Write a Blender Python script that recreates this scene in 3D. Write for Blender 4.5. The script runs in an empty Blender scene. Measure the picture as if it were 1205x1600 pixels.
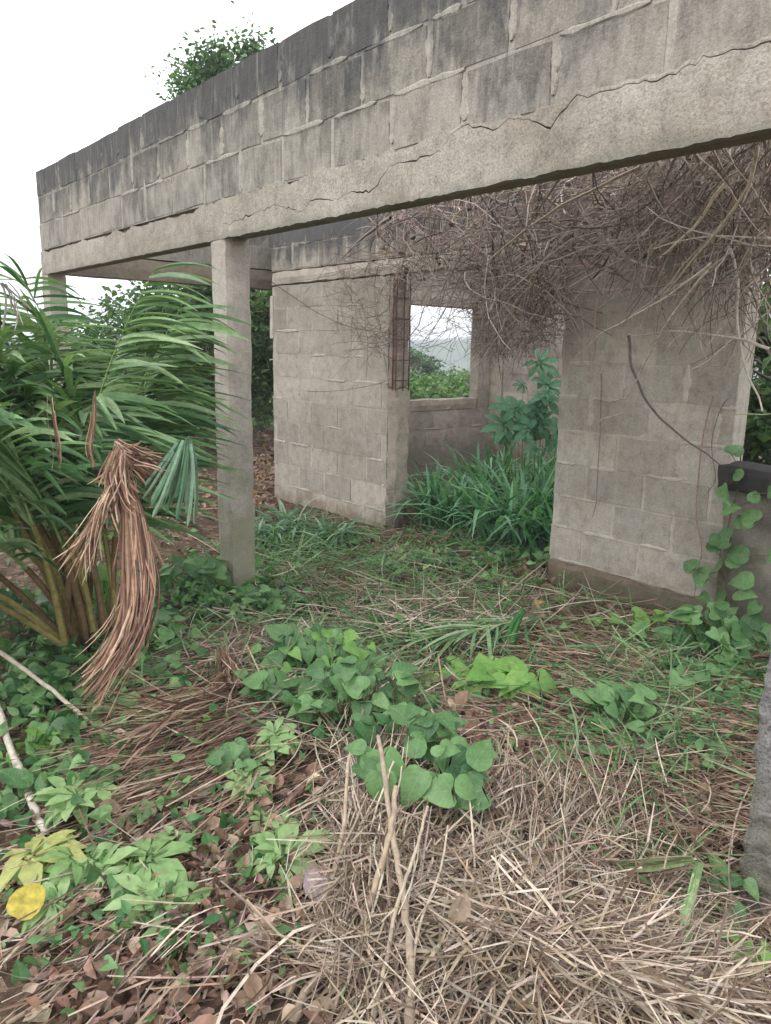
import bpy, math, random
import numpy as np
from mathutils import Vector, noise as mn

random.seed(7); rng = np.random.default_rng(11)
SC = bpy.context.scene
COL = SC.collection

# ------------------------------------------------------------------ camera, sky, sun, exposure
CAM_Z = 1.5; FPX = 1200.0
cam_d = bpy.data.cameras.new('camera'); cam = bpy.data.objects.new('camera', cam_d); COL.objects.link(cam)
cam.location = (0, 0, CAM_Z)
from mathutils import Matrix
RM = Matrix.Rotation(math.radians(78), 3, 'X') @ Matrix.Rotation(math.radians(1.0), 3, 'Z')
cam.rotation_euler = RM.to_euler()
cam_d.sensor_fit = 'VERTICAL'; cam_d.sensor_height = 36; cam_d.sensor_width = 27.11
cam_d.lens = 36 * FPX / 1600
cam_d.clip_start = 0.05; cam_d.clip_end = 4000
SC.camera = cam

W = bpy.data.worlds.new('World'); SC.world = W; W.use_nodes = True
wn = W.node_tree.nodes; wl = W.node_tree.links; wn.clear()
sky = wn.new('ShaderNodeTexSky'); sky.sky_type = 'NISHITA'; sky.sun_disc = False
SUN_EL, SUN_AZ = 52, 228
sky.sun_elevation = math.radians(SUN_EL); sky.sun_rotation = math.radians(SUN_AZ)
sky.dust_density = 3.0; sky.air_density = 1.0
hs = wn.new('ShaderNodeMixRGB'); hs.blend_type = 'MIX'; hs.inputs[0].default_value = 0.90
hs.inputs[2].default_value = (11.8, 12.1, 12.5, 1)       # the even white cloud deck
bg = wn.new('ShaderNodeBackground'); bg.inputs[1].default_value = 0.13
wo = wn.new('ShaderNodeOutputWorld')
wl.new(sky.outputs[0], hs.inputs[1]); wl.new(hs.outputs[0], bg.inputs[0]); wl.new(bg.outputs[0], wo.inputs[0])

sun_d = bpy.data.lights.new('sun', 'SUN'); sun_d.energy = 0.9; sun_d.angle = math.radians(35); sun_d.color = (1, .97, .93)
sun = bpy.data.objects.new('sun', sun_d); COL.objects.link(sun)
_a = math.radians(SUN_AZ); _e = math.radians(SUN_EL)
sdir = Vector((math.sin(_a) * math.cos(_e), math.cos(_a) * math.cos(_e), math.sin(_e)))
sun.rotation_euler = sdir.to_track_quat('Z', 'Y').to_euler()
sun.location = (0, -5, 20)
SC.view_settings.view_transform = 'Standard'; SC.view_settings.look = 'None'
SC.view_settings.gamma = 1; SC.view_settings.use_curve_mapping = False
# thin haze over the fields
SC.view_settings.exposure = 0.62

# ------------------------------------------------------------------ geometry of the place
RMn = np.array(RM)
def ray(px, py): return RMn @ np.array([(px - 602.5) / FPX, -(py - 800) / FPX, -1.0])
def G(px, py, z=0.0):
    v = ray(px, py); return np.array([0, 0, CAM_Z]) + v * (z - CAM_Z) / v[2]
def D(px, py, dist):                                   # a point on the sight line at ground distance dist
    v = ray(px, py); return np.array([0, 0, CAM_Z]) + v * dist / math.hypot(v[0], v[1])
def project(p):
    q = (np.asarray(p) - np.array([0, 0, CAM_Z])) @ RMn
    return 602.5 - q[..., 0] / q[..., 2] * FPX, 800 + q[..., 1] / q[..., 2] * FPX
WD = np.array([.641881, -.766804, 0]); WN = np.array([.766804, .641881, 0])   # along the front wall (to the right), into the building
P0 = G(365, 935)
WROT = math.atan2(WD[1], WD[0]); NROT = math.atan2(WN[1], WN[0])
def WP(s, off, z=0.0): return P0 + WD * s + WN * off + np.array([0, 0, z])
def onwall(px, py, off):
    v = ray(px, py); c = np.array([0, 0, CAM_Z]); q = WP(0, off)
    return c + v * (np.dot(q - c, WN) / np.dot(v, WN))

_bumps = []
def addbump(px, py, sig, h): p = G(px, py); _bumps.append((p[0], p[1], sig, h))
addbump(930, 1500, .50, .13); addbump(560, 1150, .35, .12); addbump(250, 1500, .5, .05)
addbump(330, 1150, .35, .06); addbump(1000, 1080, .5, .05); addbump(120, 1040, .4, .06); addbump(1185, 1440, .30, -.25)
def gz(x, y):
    x = np.asarray(x, float); y = np.asarray(y, float)
    z = .012 * np.sin(3.1 * x + 1.3 * y) + .010 * np.sin(5.3 * y - 2.2 * x + 1) + .006 * np.sin(9 * x + 7 * y)
    for bx, by, s, h in _bumps: z = z + h * np.exp(-((x - bx) ** 2 + (y - by) ** 2) / (2 * s * s))
    r = np.hypot(x, y)
    z = z + np.where(r > 16, -(r - 16) * .05, 0) * (r < 150) + np.where(r >= 150, -6.7, 0)
    return z

# ------------------------------------------------------------------ mesh helpers
class MB:
    def __init__(s): s.v = []; s.f = []; s.c = []; s.n = 0
    def add(s, V, F, col=(.5, .5, .5)):
        V = np.asarray(V, float).reshape(-1, 3); F = np.asarray(F, int)
        col = np.asarray(col, float)
        if col.ndim == 1: col = np.tile(col, (len(V), 1))
        s.v.append(V); s.f.append(F + s.n); s.c.append(col); s.n += len(V)
    def mesh(s, name, smooth=False):
        me = bpy.data.meshes.new(name); V = np.concatenate(s.v)
        me.vertices.add(len(V)); me.vertices.foreach_set('co', V.ravel())
        loops = np.concatenate([f.ravel() for f in s.f])
        tot = np.concatenate([np.full(len(f), f.shape[1]) for f in s.f])
        st = np.concatenate([[0], np.cumsum(tot)[:-1]])
        me.loops.add(len(loops)); me.loops.foreach_set('vertex_index', loops)
        me.polygons.add(len(tot)); me.polygons.foreach_set('loop_start', st.astype(np.int32))
        me.polygons.foreach_set('loop_total', tot.astype(np.int32))
        a = me.attributes.new('tint', 'FLOAT_COLOR', 'POINT')
        C4 = np.ones((len(V), 4)); C4[:, :3] = np.concatenate(s.c); a.data.foreach_set('color', C4.ravel())
        me.update(calc_edges=True); me.validate()
        if smooth: me.shade_smooth()
        else: me.shade_flat()
        return me
def link(name, me, mat=None, parent=None):
    o = bpy.data.objects.new(name, me); COL.objects.link(o)
    if mat is not None and me is not None and not me.materials: me.materials.append(mat)
    if parent is not None: o.parent = parent
    return o
def tag(o, label=None, cat=None, group=None, kind=None):
    if label: o['label'] = label
    if cat: o['category'] = cat
    if group: o['group'] = group
    if kind: o['kind'] = kind
    return o
def empty(name, loc=(0, 0, 0), rz=0):
    o = bpy.data.objects.new(name, None); COL.objects.link(o); o.location = loc; o.rotation_euler = (0, 0, rz)
    o.empty_display_size = .1; return o

def unit(a): return a / (np.linalg.norm(a, axis=-1, keepdims=True) + 1e-9)
def tubes(mb, P, r, col, sides=4):
    """P (N,K,3), r (N,K), col (N,3)"""
    P = np.asarray(P, float); N, K, _ = P.shape; r = np.broadcast_to(np.asarray(r, float), (N, K))
    T = unit(np.gradient(P, axis=1)); ref = np.where(np.abs(T[..., 2:3]) > .9, np.array([1., 0, 0]), np.array([0, 0, 1.]))
    A = unit(np.cross(T, ref)); B = np.cross(T, A)
    an = np.arange(sides) * 2 * math.pi / sides
    V = P[:, :, None] + r[:, :, None, None] * (A[:, :, None] * np.cos(an)[:, None] + B[:, :, None] * np.sin(an)[:, None])
    i = (np.arange(N) * K * sides)[:, None, None] + (np.arange(K - 1) * sides)[None, :, None]
    j = np.arange(sides)[None, None]; j2 = (j + 1) % sides
    F = np.stack([i + j, i + j2, i + sides + j2, i + sides + j], -1).reshape(-1, 4)
    c = np.broadcast_to(np.asarray(col, float), (N, 3))
    mb.add(V, F, np.repeat(c, K * sides, 0))
def ribbons(mb, P, w, side, col, fold=0.0):
    """flat or V folded blades; P (N,K,3), w (N,K) half widths, side (N,3) or (N,K,3)"""
    P = np.asarray(P, float); N, K, _ = P.shape; w = np.broadcast_to(np.asarray(w, float), (N, K))
    side = np.asarray(side, float)
    if side.ndim == 2: side = np.repeat(side[:, None], K, 1)
    T = unit(np.gradient(P, axis=1)); S = unit(side - T * np.sum(side * T, -1, keepdims=True)); U = np.cross(S, T)
    c = np.broadcast_to(np.asarray(col, float), (N, 3))
    if fold:
        V = np.stack([P - S * w[..., None] + U * (w * fold)[..., None], P, P + S * w[..., None] + U * (w * fold)[..., None]], 2); m = 3
    else:
        V = np.stack([P - S * w[..., None], P + S * w[..., None]], 2); m = 2
    i = (np.arange(N) * K * m)[:, None, None] + (np.arange(K - 1) * m)[None, :, None]
    j = np.arange(m - 1)[None, None]
    F = np.stack([i + j, i + j + 1, i + m + j + 1, i + m + j], -1).reshape(-1, 4)
    mb.add(V, F, np.repeat(c, K * m, 0))
def frames(N, up_bias=1.0, az=None):
    """random leaf frames: columns x (across), y (along), z (normal)"""
    nrm = unit(rng.normal(size=(N, 3)) * .6 + np.array([0, 0, up_bias]))
    a = rng.uniform(0, 2 * math.pi, N) if az is None else az
    t = np.stack([np.cos(a), np.sin(a), np.zeros(N)], -1); t = unit(t - nrm * np.sum(t * nrm, -1, keepdims=True))
    return np.stack([np.cross(t, nrm), t, nrm], -1)
def scatter(mb, tmpl, P, R, s, col):
    V, F = tmpl; N = len(P); s = np.broadcast_to(np.asarray(s, float), (N,))
    X = np.einsum('nij,vj->nvi', R, V) * s[:, None, None] + np.asarray(P)[:, None]
    FF = (F[None] + (np.arange(N) * len(V))[:, None, None]).reshape(-1, F.shape[1])
    c = np.broadcast_to(np.asarray(col, float), (N, 3)); mb.add(X, FF, np.repeat(c, len(V), 0))
def pal(N, cols, jit=.12):
    cols = np.array(cols, float); c = cols[rng.integers(0, len(cols), N)]
    return np.clip(c * (1 + rng.normal(size=(N, 1)) * jit) * (1 + rng.normal(size=(N, 3)) * .03), .004, .9)

def leaf_t(wid, prof, droop=.25, fold=.25, curl=0.0):
    """leaf of length 1 along y, folded at the midrib"""
    V = []; K = len(prof)
    for k, (t, w) in enumerate(prof):
        z = -droop * t * t
        V += [(-w * wid, t, z + fold * w * wid + curl * math.sin(5 * t)), (0, t, z), (w * wid, t, z + fold * w * wid - curl * math.sin(4 * t + 1))]
    F = []
    for k in range(K - 1):
        for j in (0, 1): F.append((k * 3 + j, k * 3 + j + 1, k * 3 + 4 + j, k * 3 + 3 + j))
    return np.array(V, float), np.array(F)
HEART = leaf_t(.46, [(-.06, .62), (.02, .9), (.2, 1.0), (.42, .86), (.65, .56), (.84, .25), (1, .02)], .3, .22)
HEART[0][1] = (0, .06, .0)
HEART2 = leaf_t(.40, [(-.03, .5), (.08, .85), (.28, 1.0), (.5, .82), (.72, .48), (.88, .2), (1, .02)], .45, .35, .03)
OVAL = leaf_t(.26, [(0, .05), (.15, .6), (.4, 1), (.7, .75), (1, .03)], .25, .3)
SMALL = leaf_t(.28, [(0, .1), (.4, 1), (1, .03)], .2, .3)
DRY1 = leaf_t(.34, [(0, .05), (.2, .8), (.5, 1), (.8, .6), (1, .05)], -.35, 1.0, .08)
DRY2 = leaf_t(.30, [(0, .1), (.25, .7), (.5, 1), (.8, .5), (1, .05)], .5, -.8, .1)
def lobed(n, spread=260, wl=.14):
    V = [(0, 0, 0)]; F = []
    for i in range(n):
        a = math.radians(90 + spread * (i / (n - 1) - .5)); L = 1 - .38 * abs(i / (n - 1) - .5) * 2
        d = np.array([math.cos(a), math.sin(a), 0]); q = np.array([-d[1], d[0], 0]); b = len(V)
        for t, w, z in ((.12, .35, .01), (.55, 1, .02), (.8, .7, -.05), (1, .03, -.16)):
            c = d * t * L
            V += [tuple(c - q * w * wl * L + (0, 0, z + .03 * w)), tuple(c + (0, 0, z)), tuple(c + q * w * wl * L + (0, 0, z + .03 * w))]
        for k in range(3):
            for j in (0, 1): F.append((b + k * 3 + j, b + k * 3 + j + 1, b + k * 3 + 4 + j, b + k * 3 + 3 + j))
        F.append((0, b, b + 1, b + 1)); F.append((0, b + 1, b + 2, b + 2))
    quads = [f for f in F if f[2] != f[3]]; tris = [f[:3] for f in F if f[2] == f[3]]
    return np.array(V, float), quads, tris
LOB5, LOB7 = lobed(5, 210, .22), lobed(7, 270, .17)

# ------------------------------------------------------------------ materials
def nodes(name):
    m = bpy.data.materials.new(name); m.use_nodes = True; nt = m.node_tree; nt.nodes.clear()
    out = nt.nodes.new('ShaderNodeOutputMaterial'); return m, nt, out
def mk(nt, typ, **kw):
    n = nt.nodes.new(typ)
    for k, v in kw.items():
        if k.startswith('i_'):
            key = k[2:]; n.inputs[int(key) if key.isdigit() else key].default_value = v
        else: setattr(n, k, v)
    return n
def lk(nt, a, b): nt.links.new(a, b)
def noise_n(nt, vec, scale, detail=5, rough=.6):
    n = mk(nt, 'ShaderNodeTexNoise'); n.inputs['Scale'].default_value = scale
    n.inputs['Detail'].default_value = detail; n.inputs['Roughness'].default_value = rough
    if vec is not None: lk(nt, vec, n.inputs['Vector'])
    return n.outputs['Fac']
def ramp(nt, fac, stops, interp='LINEAR'):
    r = mk(nt, 'ShaderNodeValToRGB'); r.color_ramp.interpolation = interp; e = r.color_ramp.elements
    while len(e) < len(stops): e.new(.5)
    for k, (p, c) in enumerate(stops):
        e[k].position = p; e[k].color = (c, c, c, 1) if isinstance(c, (int, float)) else (*c, 1)
    lk(nt, fac, r.inputs[0]); return r.outputs[0]
def mixc(nt, fac, a, b, mode='MIX'):
    m = mk(nt, 'ShaderNodeMixRGB', blend_type=mode)
    for s, v in ((0, fac), (1, a), (2, b)):
        if isinstance(v, (int, float)): m.inputs[s].default_value = v
        elif isinstance(v, tuple): m.inputs[s].default_value = (*v, 1)
        else: lk(nt, v, m.inputs[s])
    return m.outputs[0]
def math_n(nt, op, a, b=0.0, clamp=False):
    m = mk(nt, 'ShaderNodeMath', operation=op, use_clamp=clamp)
    for s, v in ((0, a), (1, b)):
        if isinstance(v, (int, float)): m.inputs[s].default_value = v
        else: lk(nt, v, m.inputs[s])
    return m.outputs[0]

def plant_mat(name, attr=True, c1=None, c2=None, trans=.35, rough=.5, vary=.35, spec=.3):
    m, nt, out = nodes(name)
    geo = mk(nt, 'ShaderNodeNewGeometry'); tc = mk(nt, 'ShaderNodeTexCoord')
    if attr:
        at = mk(nt, 'ShaderNodeAttribute', attribute_name='tint'); col = at.outputs['Color']
    else:
        oi = mk(nt, 'ShaderNodeObjectInfo'); col = ramp(nt, oi.outputs['Random'], [(0, c1), (1, c2)])
    n = noise_n(nt, geo.outputs['Position'], 45, 3)
    v = ramp(nt, n, [(.25, 1 - vary), (.75, 1 + vary * .6)])
    if not attr:        # paler midrib and side veins, in each leaf's own coordinates
        sp = mk(nt, 'ShaderNodeSeparateXYZ'); lk(nt, tc.outputs['Object'], sp.inputs[0]); ax = math_n(nt, 'ABSOLUTE', sp.outputs[0])
        sv = math_n(nt, 'SINE', math_n(nt, 'MULTIPLY', math_n(nt, 'SUBTRACT', sp.outputs[1], math_n(nt, 'MULTIPLY', ax, .75)), 42))
        mr = ramp(nt, ax, [(0, 1.0), (.022, 0.0)]); vn = math_n(nt, 'MAXIMUM', math_n(nt, 'MULTIPLY', ramp(nt, sv, [(.82, 0.0), (1, 1.0)]), .55), mr)
        col = mixc(nt, math_n(nt, 'MULTIPLY', vn, .35), col, (.34, .42, .22) if trans > .2 else (.3, .22, .16))
    col = mixc(nt, 1.0, col, v, 'MULTIPLY')
    p = mk(nt, 'ShaderNodeBsdfPrincipled'); lk(nt, col, p.inputs['Base Color']); p.inputs['Roughness'].default_value = rough
    p.inputs['Specular IOR Level'].default_value = spec
    if trans:
        t = mk(nt, 'ShaderNodeBsdfTranslucent'); tcx = mixc(nt, 1.0, col, (1.1, 1.25, .6), 'MULTIPLY'); lk(nt, tcx, t.inputs[0])
        mx = mk(nt, 'ShaderNodeMixShader'); mx.inputs[0].default_value = trans
        lk(nt, p.outputs[0], mx.inputs[1]); lk(nt, t.outputs[0], mx.inputs[2]); lk(nt, mx.outputs[0], out.inputs[0])
    else: lk(nt, p.outputs[0], out.inputs[0])
    return m

def concrete(name, base, warm, mould=None, algae=None, per_obj=.16, rough_b=.5, speck=.5, mcol=(.050, .052, .058), wash=None, streak=.35):
    """weathered cement: mottling, pits, black mould creeping down from the top (mould=(z lo, z hi, amount)), green-brown damp near the ground"""
    m, nt, out = nodes(name)
    geo = mk(nt, 'ShaderNodeNewGeometry'); pos = geo.outputs['Position']; oi = mk(nt, 'ShaderNodeObjectInfo')
    n1 = noise_n(nt, pos, 2.3, 6, .62); n2 = noise_n(nt, pos, 14, 6, .7); n3 = noise_n(nt, pos, 110, 3, .7)
    col = mixc(nt, ramp(nt, n1, [(.35, 0.), (.65, 1.)]), base, warm)
    col = mixc(nt, 1.0, col, ramp(nt, n2, [(.25, .68), (.5, 1.0), (.75, 1.16)]), 'MULTIPLY')
    col = mixc(nt, speck, col, ramp(nt, n3, [(.3, .45), (.5, 1.0), (.72, 1.3)]), 'MULTIPLY')
    if per_obj:
        rv = math_n(nt, 'MULTIPLY_ADD', oi.outputs['Random'], per_obj * 2); nt.nodes[-1].inputs[2].default_value = 1 - per_obj
        col = mixc(nt, 1.0, col, rv, 'MULTIPLY')
    sep = mk(nt, 'ShaderNodeSeparateXYZ'); lk(nt, pos, sep.inputs[0])
    if mould:
        mp = mk(nt, 'ShaderNodeMapping'); mp.inputs['Scale'].default_value = (9, 9, 1.6); lk(nt, pos, mp.inputs[0])
        st = noise_n(nt, mp.outputs[0], 1.0, 7, .72)
        h = mk(nt, 'ShaderNodeMapRange'); lk(nt, sep.outputs[2], h.inputs[0])
        h.inputs[1].default_value = mould[0]; h.inputs[2].default_value = mould[1]; h.inputs[3].default_value = -.25; h.inputs[4].default_value = .25
        pn = noise_n(nt, pos, 5.5, 6, .7)
        s = math_n(nt, 'ADD', math_n(nt, 'ADD', math_n(nt, 'MULTIPLY', st, .55), math_n(nt, 'MULTIPLY', pn, .45)), h.outputs[0])
        msk = math_n(nt, 'MULTIPLY', ramp(nt, s, [(.47, 0.), (.64, 1.)]), mould[2])
        mc2 = mixc(nt, noise_n(nt, mp.outputs[0], 2.6, 6, .75), tuple(c * .55 for c in mcol), tuple(c * 2.1 for c in mcol))
        col = mixc(nt, msk, col, mc2)
        if wash:
            mw = mk(nt, 'ShaderNodeMapping'); mw.inputs['Scale'].default_value = (1, 1, .45); mw.inputs['Location'].default_value = (3, 7, 2); lk(nt, pos, mw.inputs[0])
            hw = mk(nt, 'ShaderNodeMapRange'); lk(nt, sep.outputs[2], hw.inputs[0]); hw.inputs[1].default_value = 2.28; hw.inputs[2].default_value = 2.9; hw.inputs[3].default_value = .12; hw.inputs[4].default_value = -.07
            wf = math_n(nt, 'ADD', noise_n(nt, mw.outputs[0], 8, 8, .72), hw.outputs[0])
            col = mixc(nt, math_n(nt, 'MULTIPLY', ramp(nt, wf, [(.52, 0.), (.66, 1.)]), .62), col, wash)
            mv = mk(nt, 'ShaderNodeMapping'); mv.inputs['Scale'].default_value = (34, 34, 2.2); lk(nt, pos, mv.inputs[0])
            col = mixc(nt, math_n(nt, 'MULTIPLY', ramp(nt, noise_n(nt, mv.outputs[0], 1, 4, .6), [(.60, 0.), (.72, 1.)]), .35), col, wash)
        col = mixc(nt, streak, col, ramp(nt, noise_n(nt, mp.outputs[0], 5, 5, .75), [(.3, .72), (.5, 1.0), (.72, 1.22)]), 'MULTIPLY')
    if algae:
        h = mk(nt, 'ShaderNodeMapRange'); lk(nt, sep.outputs[2], h.inputs[0])
        h.inputs[1].default_value = algae[0]; h.inputs[2].default_value = algae[1]; h.inputs[3].default_value = .35; h.inputs[4].default_value = -.35
        s = math_n(nt, 'ADD', noise_n(nt, pos, 6, 6, .7), h.outputs[0])
        msk = math_n(nt, 'MULTIPLY', ramp(nt, s, [(.42, 0.), (.68, 1.)]), algae[2])
        col = mixc(nt, msk, col, algae[3])
    p = mk(nt, 'ShaderNodeBsdfPrincipled'); lk(nt, col, p.inputs['Base Color']); p.inputs['Roughness'].default_value = .93
    p.inputs['Specular IOR Level'].default_value = .15
    hgt = math_n(nt, 'ADD', math_n(nt, 'MULTIPLY', n2, 1.0), math_n(nt, 'MULTIPLY', n3, .35))
    b = mk(nt, 'ShaderNodeBump'); b.inputs['Strength'].default_value = rough_b; b.inputs['Distance'].default_value = .012
    lk(nt, hgt, b.inputs['Height']); lk(nt, b.outputs[0], p.inputs['Normal'])
    lk(nt, p.outputs[0], out.inputs[0]); return m

FR_M = (2.20, 2.92, .88)
MAT = dict(
    front_block=concrete('front_block', (.27, .245, .205), (.175, .16, .14), FR_M, None, .28, mcol=(.055, .054, .054), wash=(.36, .33, .285), streak=.8, rough_b=.8),
    front_mortar=concrete('front_mortar', (.38, .35, .30), (.30, .275, .235), (2.32, 2.95, .85), None, 0, streak=.6),
    front_plaster=concrete('front_plaster', (.40, .365, .315), (.27, .235, .19), (2.12, 2.75, .7), (2.06, 2.15, .45, (.16, .16, .13)), 0, .8, .7),
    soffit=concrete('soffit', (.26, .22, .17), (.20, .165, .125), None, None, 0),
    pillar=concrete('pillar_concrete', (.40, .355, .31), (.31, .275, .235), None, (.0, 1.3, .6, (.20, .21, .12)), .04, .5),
    near_pillar=concrete('near_pillar_concrete', (.25, .24, .23), (.19, .185, .18), None, (.05, .5, .5, (.16, .15, .10)), 0, 1.6, .95, wash=(.42, .41, .37)),
    inner_block=concrete('inner_block', (.42, .38, .325), (.355, .315, .26), (2.02, 2.5, .85), (-.12, .38, .75, (.19, .145, .095)), .15, .5, .45),
    inner_mortar=concrete('inner_mortar', (.49, .44, .38), (.41, .36, .305), (2.05, 2.6, .8), (-.12, .38, .7, (.22, .17, .11)), 0, .4, .3),
    jamb=concrete('jamb_concrete', (.36, .31, .26), (.28, .235, .19), None, (0, .7, .8, (.07, .062, .055)), 0),
    back_block=concrete('back_block', (.36, .315, .275), (.26, .225, .19), (1.9, 2.6, .6), (0, .9, .6, (.13, .115, .09)), .12),
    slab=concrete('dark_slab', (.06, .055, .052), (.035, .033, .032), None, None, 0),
    leafstuff=plant_mat('leaf_tinted', trans=.32),
    drystuff=plant_mat('dry_tinted', trans=.12, rough=.75, vary=.3, spec=.15),
    wood=plant_mat('twig_tinted', trans=0, rough=.8, vary=.4, spec=.15),
    heart=plant_mat('creeper_leaf', False, (.040, .125, .040), (.165, .31, .11), .3, .42, .3, .4),
    heart_lit=plant_mat('young_creeper_leaf', False, (.13, .30, .06), (.23, .40, .10), .35, .45, .25),
    cassava=plant_mat('lobed_leaf', False, (.20, .34, .12), (.34, .48, .22), .35, .5, .25),
    cassava_y=plant_mat('yellowing_lobed_leaf', False, (.42, .44, .14), (.50, .50, .2), .35, .5, .25),
    teal=plant_mat('teal_leaf', False, (.05, .16, .08), (.11, .25, .14), .3, .5, .25),
    palm=plant_mat('palm_leaflet', False, (.065, .15, .05), (.22, .34, .13), .28, .33, .3, .7),
    yellow=plant_mat('yellow_leaf', False, (.50, .40, .06), (.56, .44, .08), .3, .5, .55),
    iron=plant_mat('rusty_iron', False, (.10, .045, .03), (.12, .05, .03), 0, .8, .4),
)

def ground_mat():
    m, nt, out = nodes('litter_earth')
    geo = mk(nt, 'ShaderNodeNewGeometry'); pos = geo.outputs['Position']
    v = mk(nt, 'ShaderNodeTexVoronoi'); v.inputs['Scale'].default_value = 26; v.inputs['Randomness'].default_value = 1; lk(nt, pos, v.inputs['Vector'])
    sepc = mk(nt, 'ShaderNodeSeparateColor'); lk(nt, v.outputs['Color'], sepc.inputs[0])
    c = ramp(nt, sepc.outputs[0], [(0, (.045, .03, .02)), (.4, (.09, .06, .04)), (.75, (.15, .10, .07)), (1, (.24, .17, .12))])
    n = noise_n(nt, pos, 1.2, 5); near = mixc(nt, ramp(nt, n, [(.4, 0.), (.65, .7)]), c, (.085, .06, .042))
    near = mixc(nt, 1.0, near, ramp(nt, noise_n(nt, pos, 60, 4), [(.3, .5), (.7, 1.3)]), 'MULTIPLY')
    far = mixc(nt, noise_n(nt, pos, .15, 6), (.05, .10, .03), (.10, .15, .05))
    L = mk(nt, 'ShaderNodeVectorMath', operation='LENGTH'); lk(nt, pos, L.inputs[0])
    f = mk(nt, 'ShaderNodeMapRange'); lk(nt, L.outputs['Value'], f.inputs[0]); f.inputs[1].default_value = 13; f.inputs[2].default_value = 17
    col = mixc(nt, f.outputs[0], near, far)
    p = mk(nt, 'ShaderNodeBsdfPrincipled'); lk(nt, col, p.inputs['Base Color']); p.inputs['Roughness'].default_value = .95
    p.inputs['Specular IOR Level'].default_value = .1
    b = mk(nt, 'ShaderNodeBump'); b.inputs['Strength'].default_value = .8; b.inputs['Distance'].default_value = .03
    lk(nt, mixc(nt, .5, v.outputs['Distance'], noise_n(nt, pos, 40, 5)), b.inputs['Height']); lk(nt, b.outputs[0], p.inputs['Normal'])
    lk(nt, p.outputs[0], out.inputs[0]); return m

# ------------------------------------------------------------------ ground
def build_ground():
    def axis(lo, hi, fine, a, b):
        t = list(np.arange(a, b, fine)); x = b; st = fine
        while x < hi: t.append(x); st *= 1.25; x += st
        t.append(hi); x = a; st = fine; pre = []
        while x > lo: st *= 1.25; x -= st; pre.append(max(x, lo))
        return np.array(pre[::-1] + t)
    X = axis(-1500, 1500, .06, -3.5, 4); Y = axis(-60, 2200, .06, .5, 9)
    gx, gy = np.meshgrid(X, Y); Z = gz(gx, gy)
    rr = np.hypot(gx, gy); fine = (rr < 14) * .012
    Z = Z + fine * (np.sin(gx * 31 + gy * 17) * np.sin(gy * 37 - gx * 11))
    V = np.stack([gx, gy, Z - .004], -1).reshape(-1, 3); nx, ny = len(X), len(Y)
    i = (np.arange(ny - 1) * nx)[:, None] + np.arange(nx - 1)[None]
    F = np.stack([i, i + 1, i + nx + 1, i + nx], -1).reshape(-1, 4)
    mb = MB(); mb.add(V, F); o = link('ground', mb.mesh('ground', True), ground_mat()); tag(o, kind='structure')
build_ground()

# far hills
def build_hill(dist, h, seed, col, name):
    m, nt, out = nodes(name); geo = mk(nt, 'ShaderNodeNewGeometry')
    p = mk(nt, 'ShaderNodeBsdfPrincipled'); lk(nt, mixc(nt, noise_n(nt, geo.outputs['Position'], .05, 6), col, tuple(c * .6 for c in col)), p.inputs['Base Color'])
    p.inputs['Roughness'].default_value = 1; lk(nt, p.outputs[0], out.inputs[0])
    mb = MB(); n = 90; V = []; 
    for k in range(n):
        a = math.radians(-60 + 120 * k / (n - 1)); hh = h * (.55 + .45 * mn.noise(Vector((k * .09, seed, 0))) + .12 * mn.noise(Vector((k * .5, seed, 3))))
        for r, z in ((dist, -9), (dist * 1.08, hh * .6), (dist * 1.2, hh), (dist * 1.5, hh * .5)): V.append((math.sin(a) * r, math.cos(a) * r, z))
    F = [(k * 4 + j, k * 4 + 4 + j, k * 4 + 5 + j, k * 4 + 1 + j) for k in range(n - 1) for j in range(3)]
    mb.add(V, F); o = link('hills', mb.mesh('hills', True), m); tag(o, kind='structure')
build_hill(260, 7, 2.0, (.05, .09, .05), 'near_hill_green'); build_hill(480, 13, 5.0, (.05, .08, .06), 'far_hill_green')

# ------------------------------------------------------------------ masonry
def rough_block(L, H, T, seed, amp=.004, nx=3, nz=2):
    """block with slightly worn edges: front and back faces are small grids"""
    r = random.Random(seed); V = []; F = []
    for side in (0, 1):
        for j in range(nz + 1):
            for i in range(nx + 1):
                ed = (i in (0, nx)) + (j in (0, nz))
                x = L * i / nx; z = H * j / nz
                x += r.uniform(-amp, amp); z += r.uniform(-amp, amp)
                y = (.0012 * ed + r.uniform(0, .0022)) if side == 0 else T - .0012 * ed - r.uniform(0, .0022)
                V.append((x, y, z))
    n = (nx + 1) * (nz + 1)
    for j in range(nz):
        for i in range(nx):
            a = j * (nx + 1) + i; F.append((a, a + 1, a + nx + 2, a + nx + 1))
            a += n; F.append((a, a + nx + 1, a + nx + 2, a + 1))
    loop = [i for i in range(nx + 1)] + [j * (nx + 1) + nx for j in range(1, nz + 1)] + [nz * (nx + 1) + i for i in range(nx - 1, -1, -1)] + [j * (nx + 1) for j in range(nz - 1, 0, -1)]
    for k in range(len(loop)):
        a, b = loop[k], loop[(k + 1) % len(loop)]; F.append((a, a + n, b + n, b))
    return V, F
def boxv(x0, x1, y0, y1, z0, z1):
    V = [(x, y, z) for z in (z0, z1) for y in (y0, y1) for x in (x0, x1)]
    return V, [(0, 2, 3, 1), (4, 5, 7, 6), (0, 1, 5, 4), (2, 6, 7, 3), (0, 4, 6, 2), (1, 3, 7, 5)]
_bc = {}
def block_mesh(L, H, T, mat, v):
    key = (round(L, 2), round(H, 3), round(T, 2), mat.name, v)
    if key not in _bc:
        V, F = rough_block(L, H, T, hash(key[:3]) % 1000 + v * 17); mb = MB(); mb.add(V, F); me = mb.mesh('block'); me.materials.append(mat); _bc[key] = me
    return _bc[key]
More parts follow.
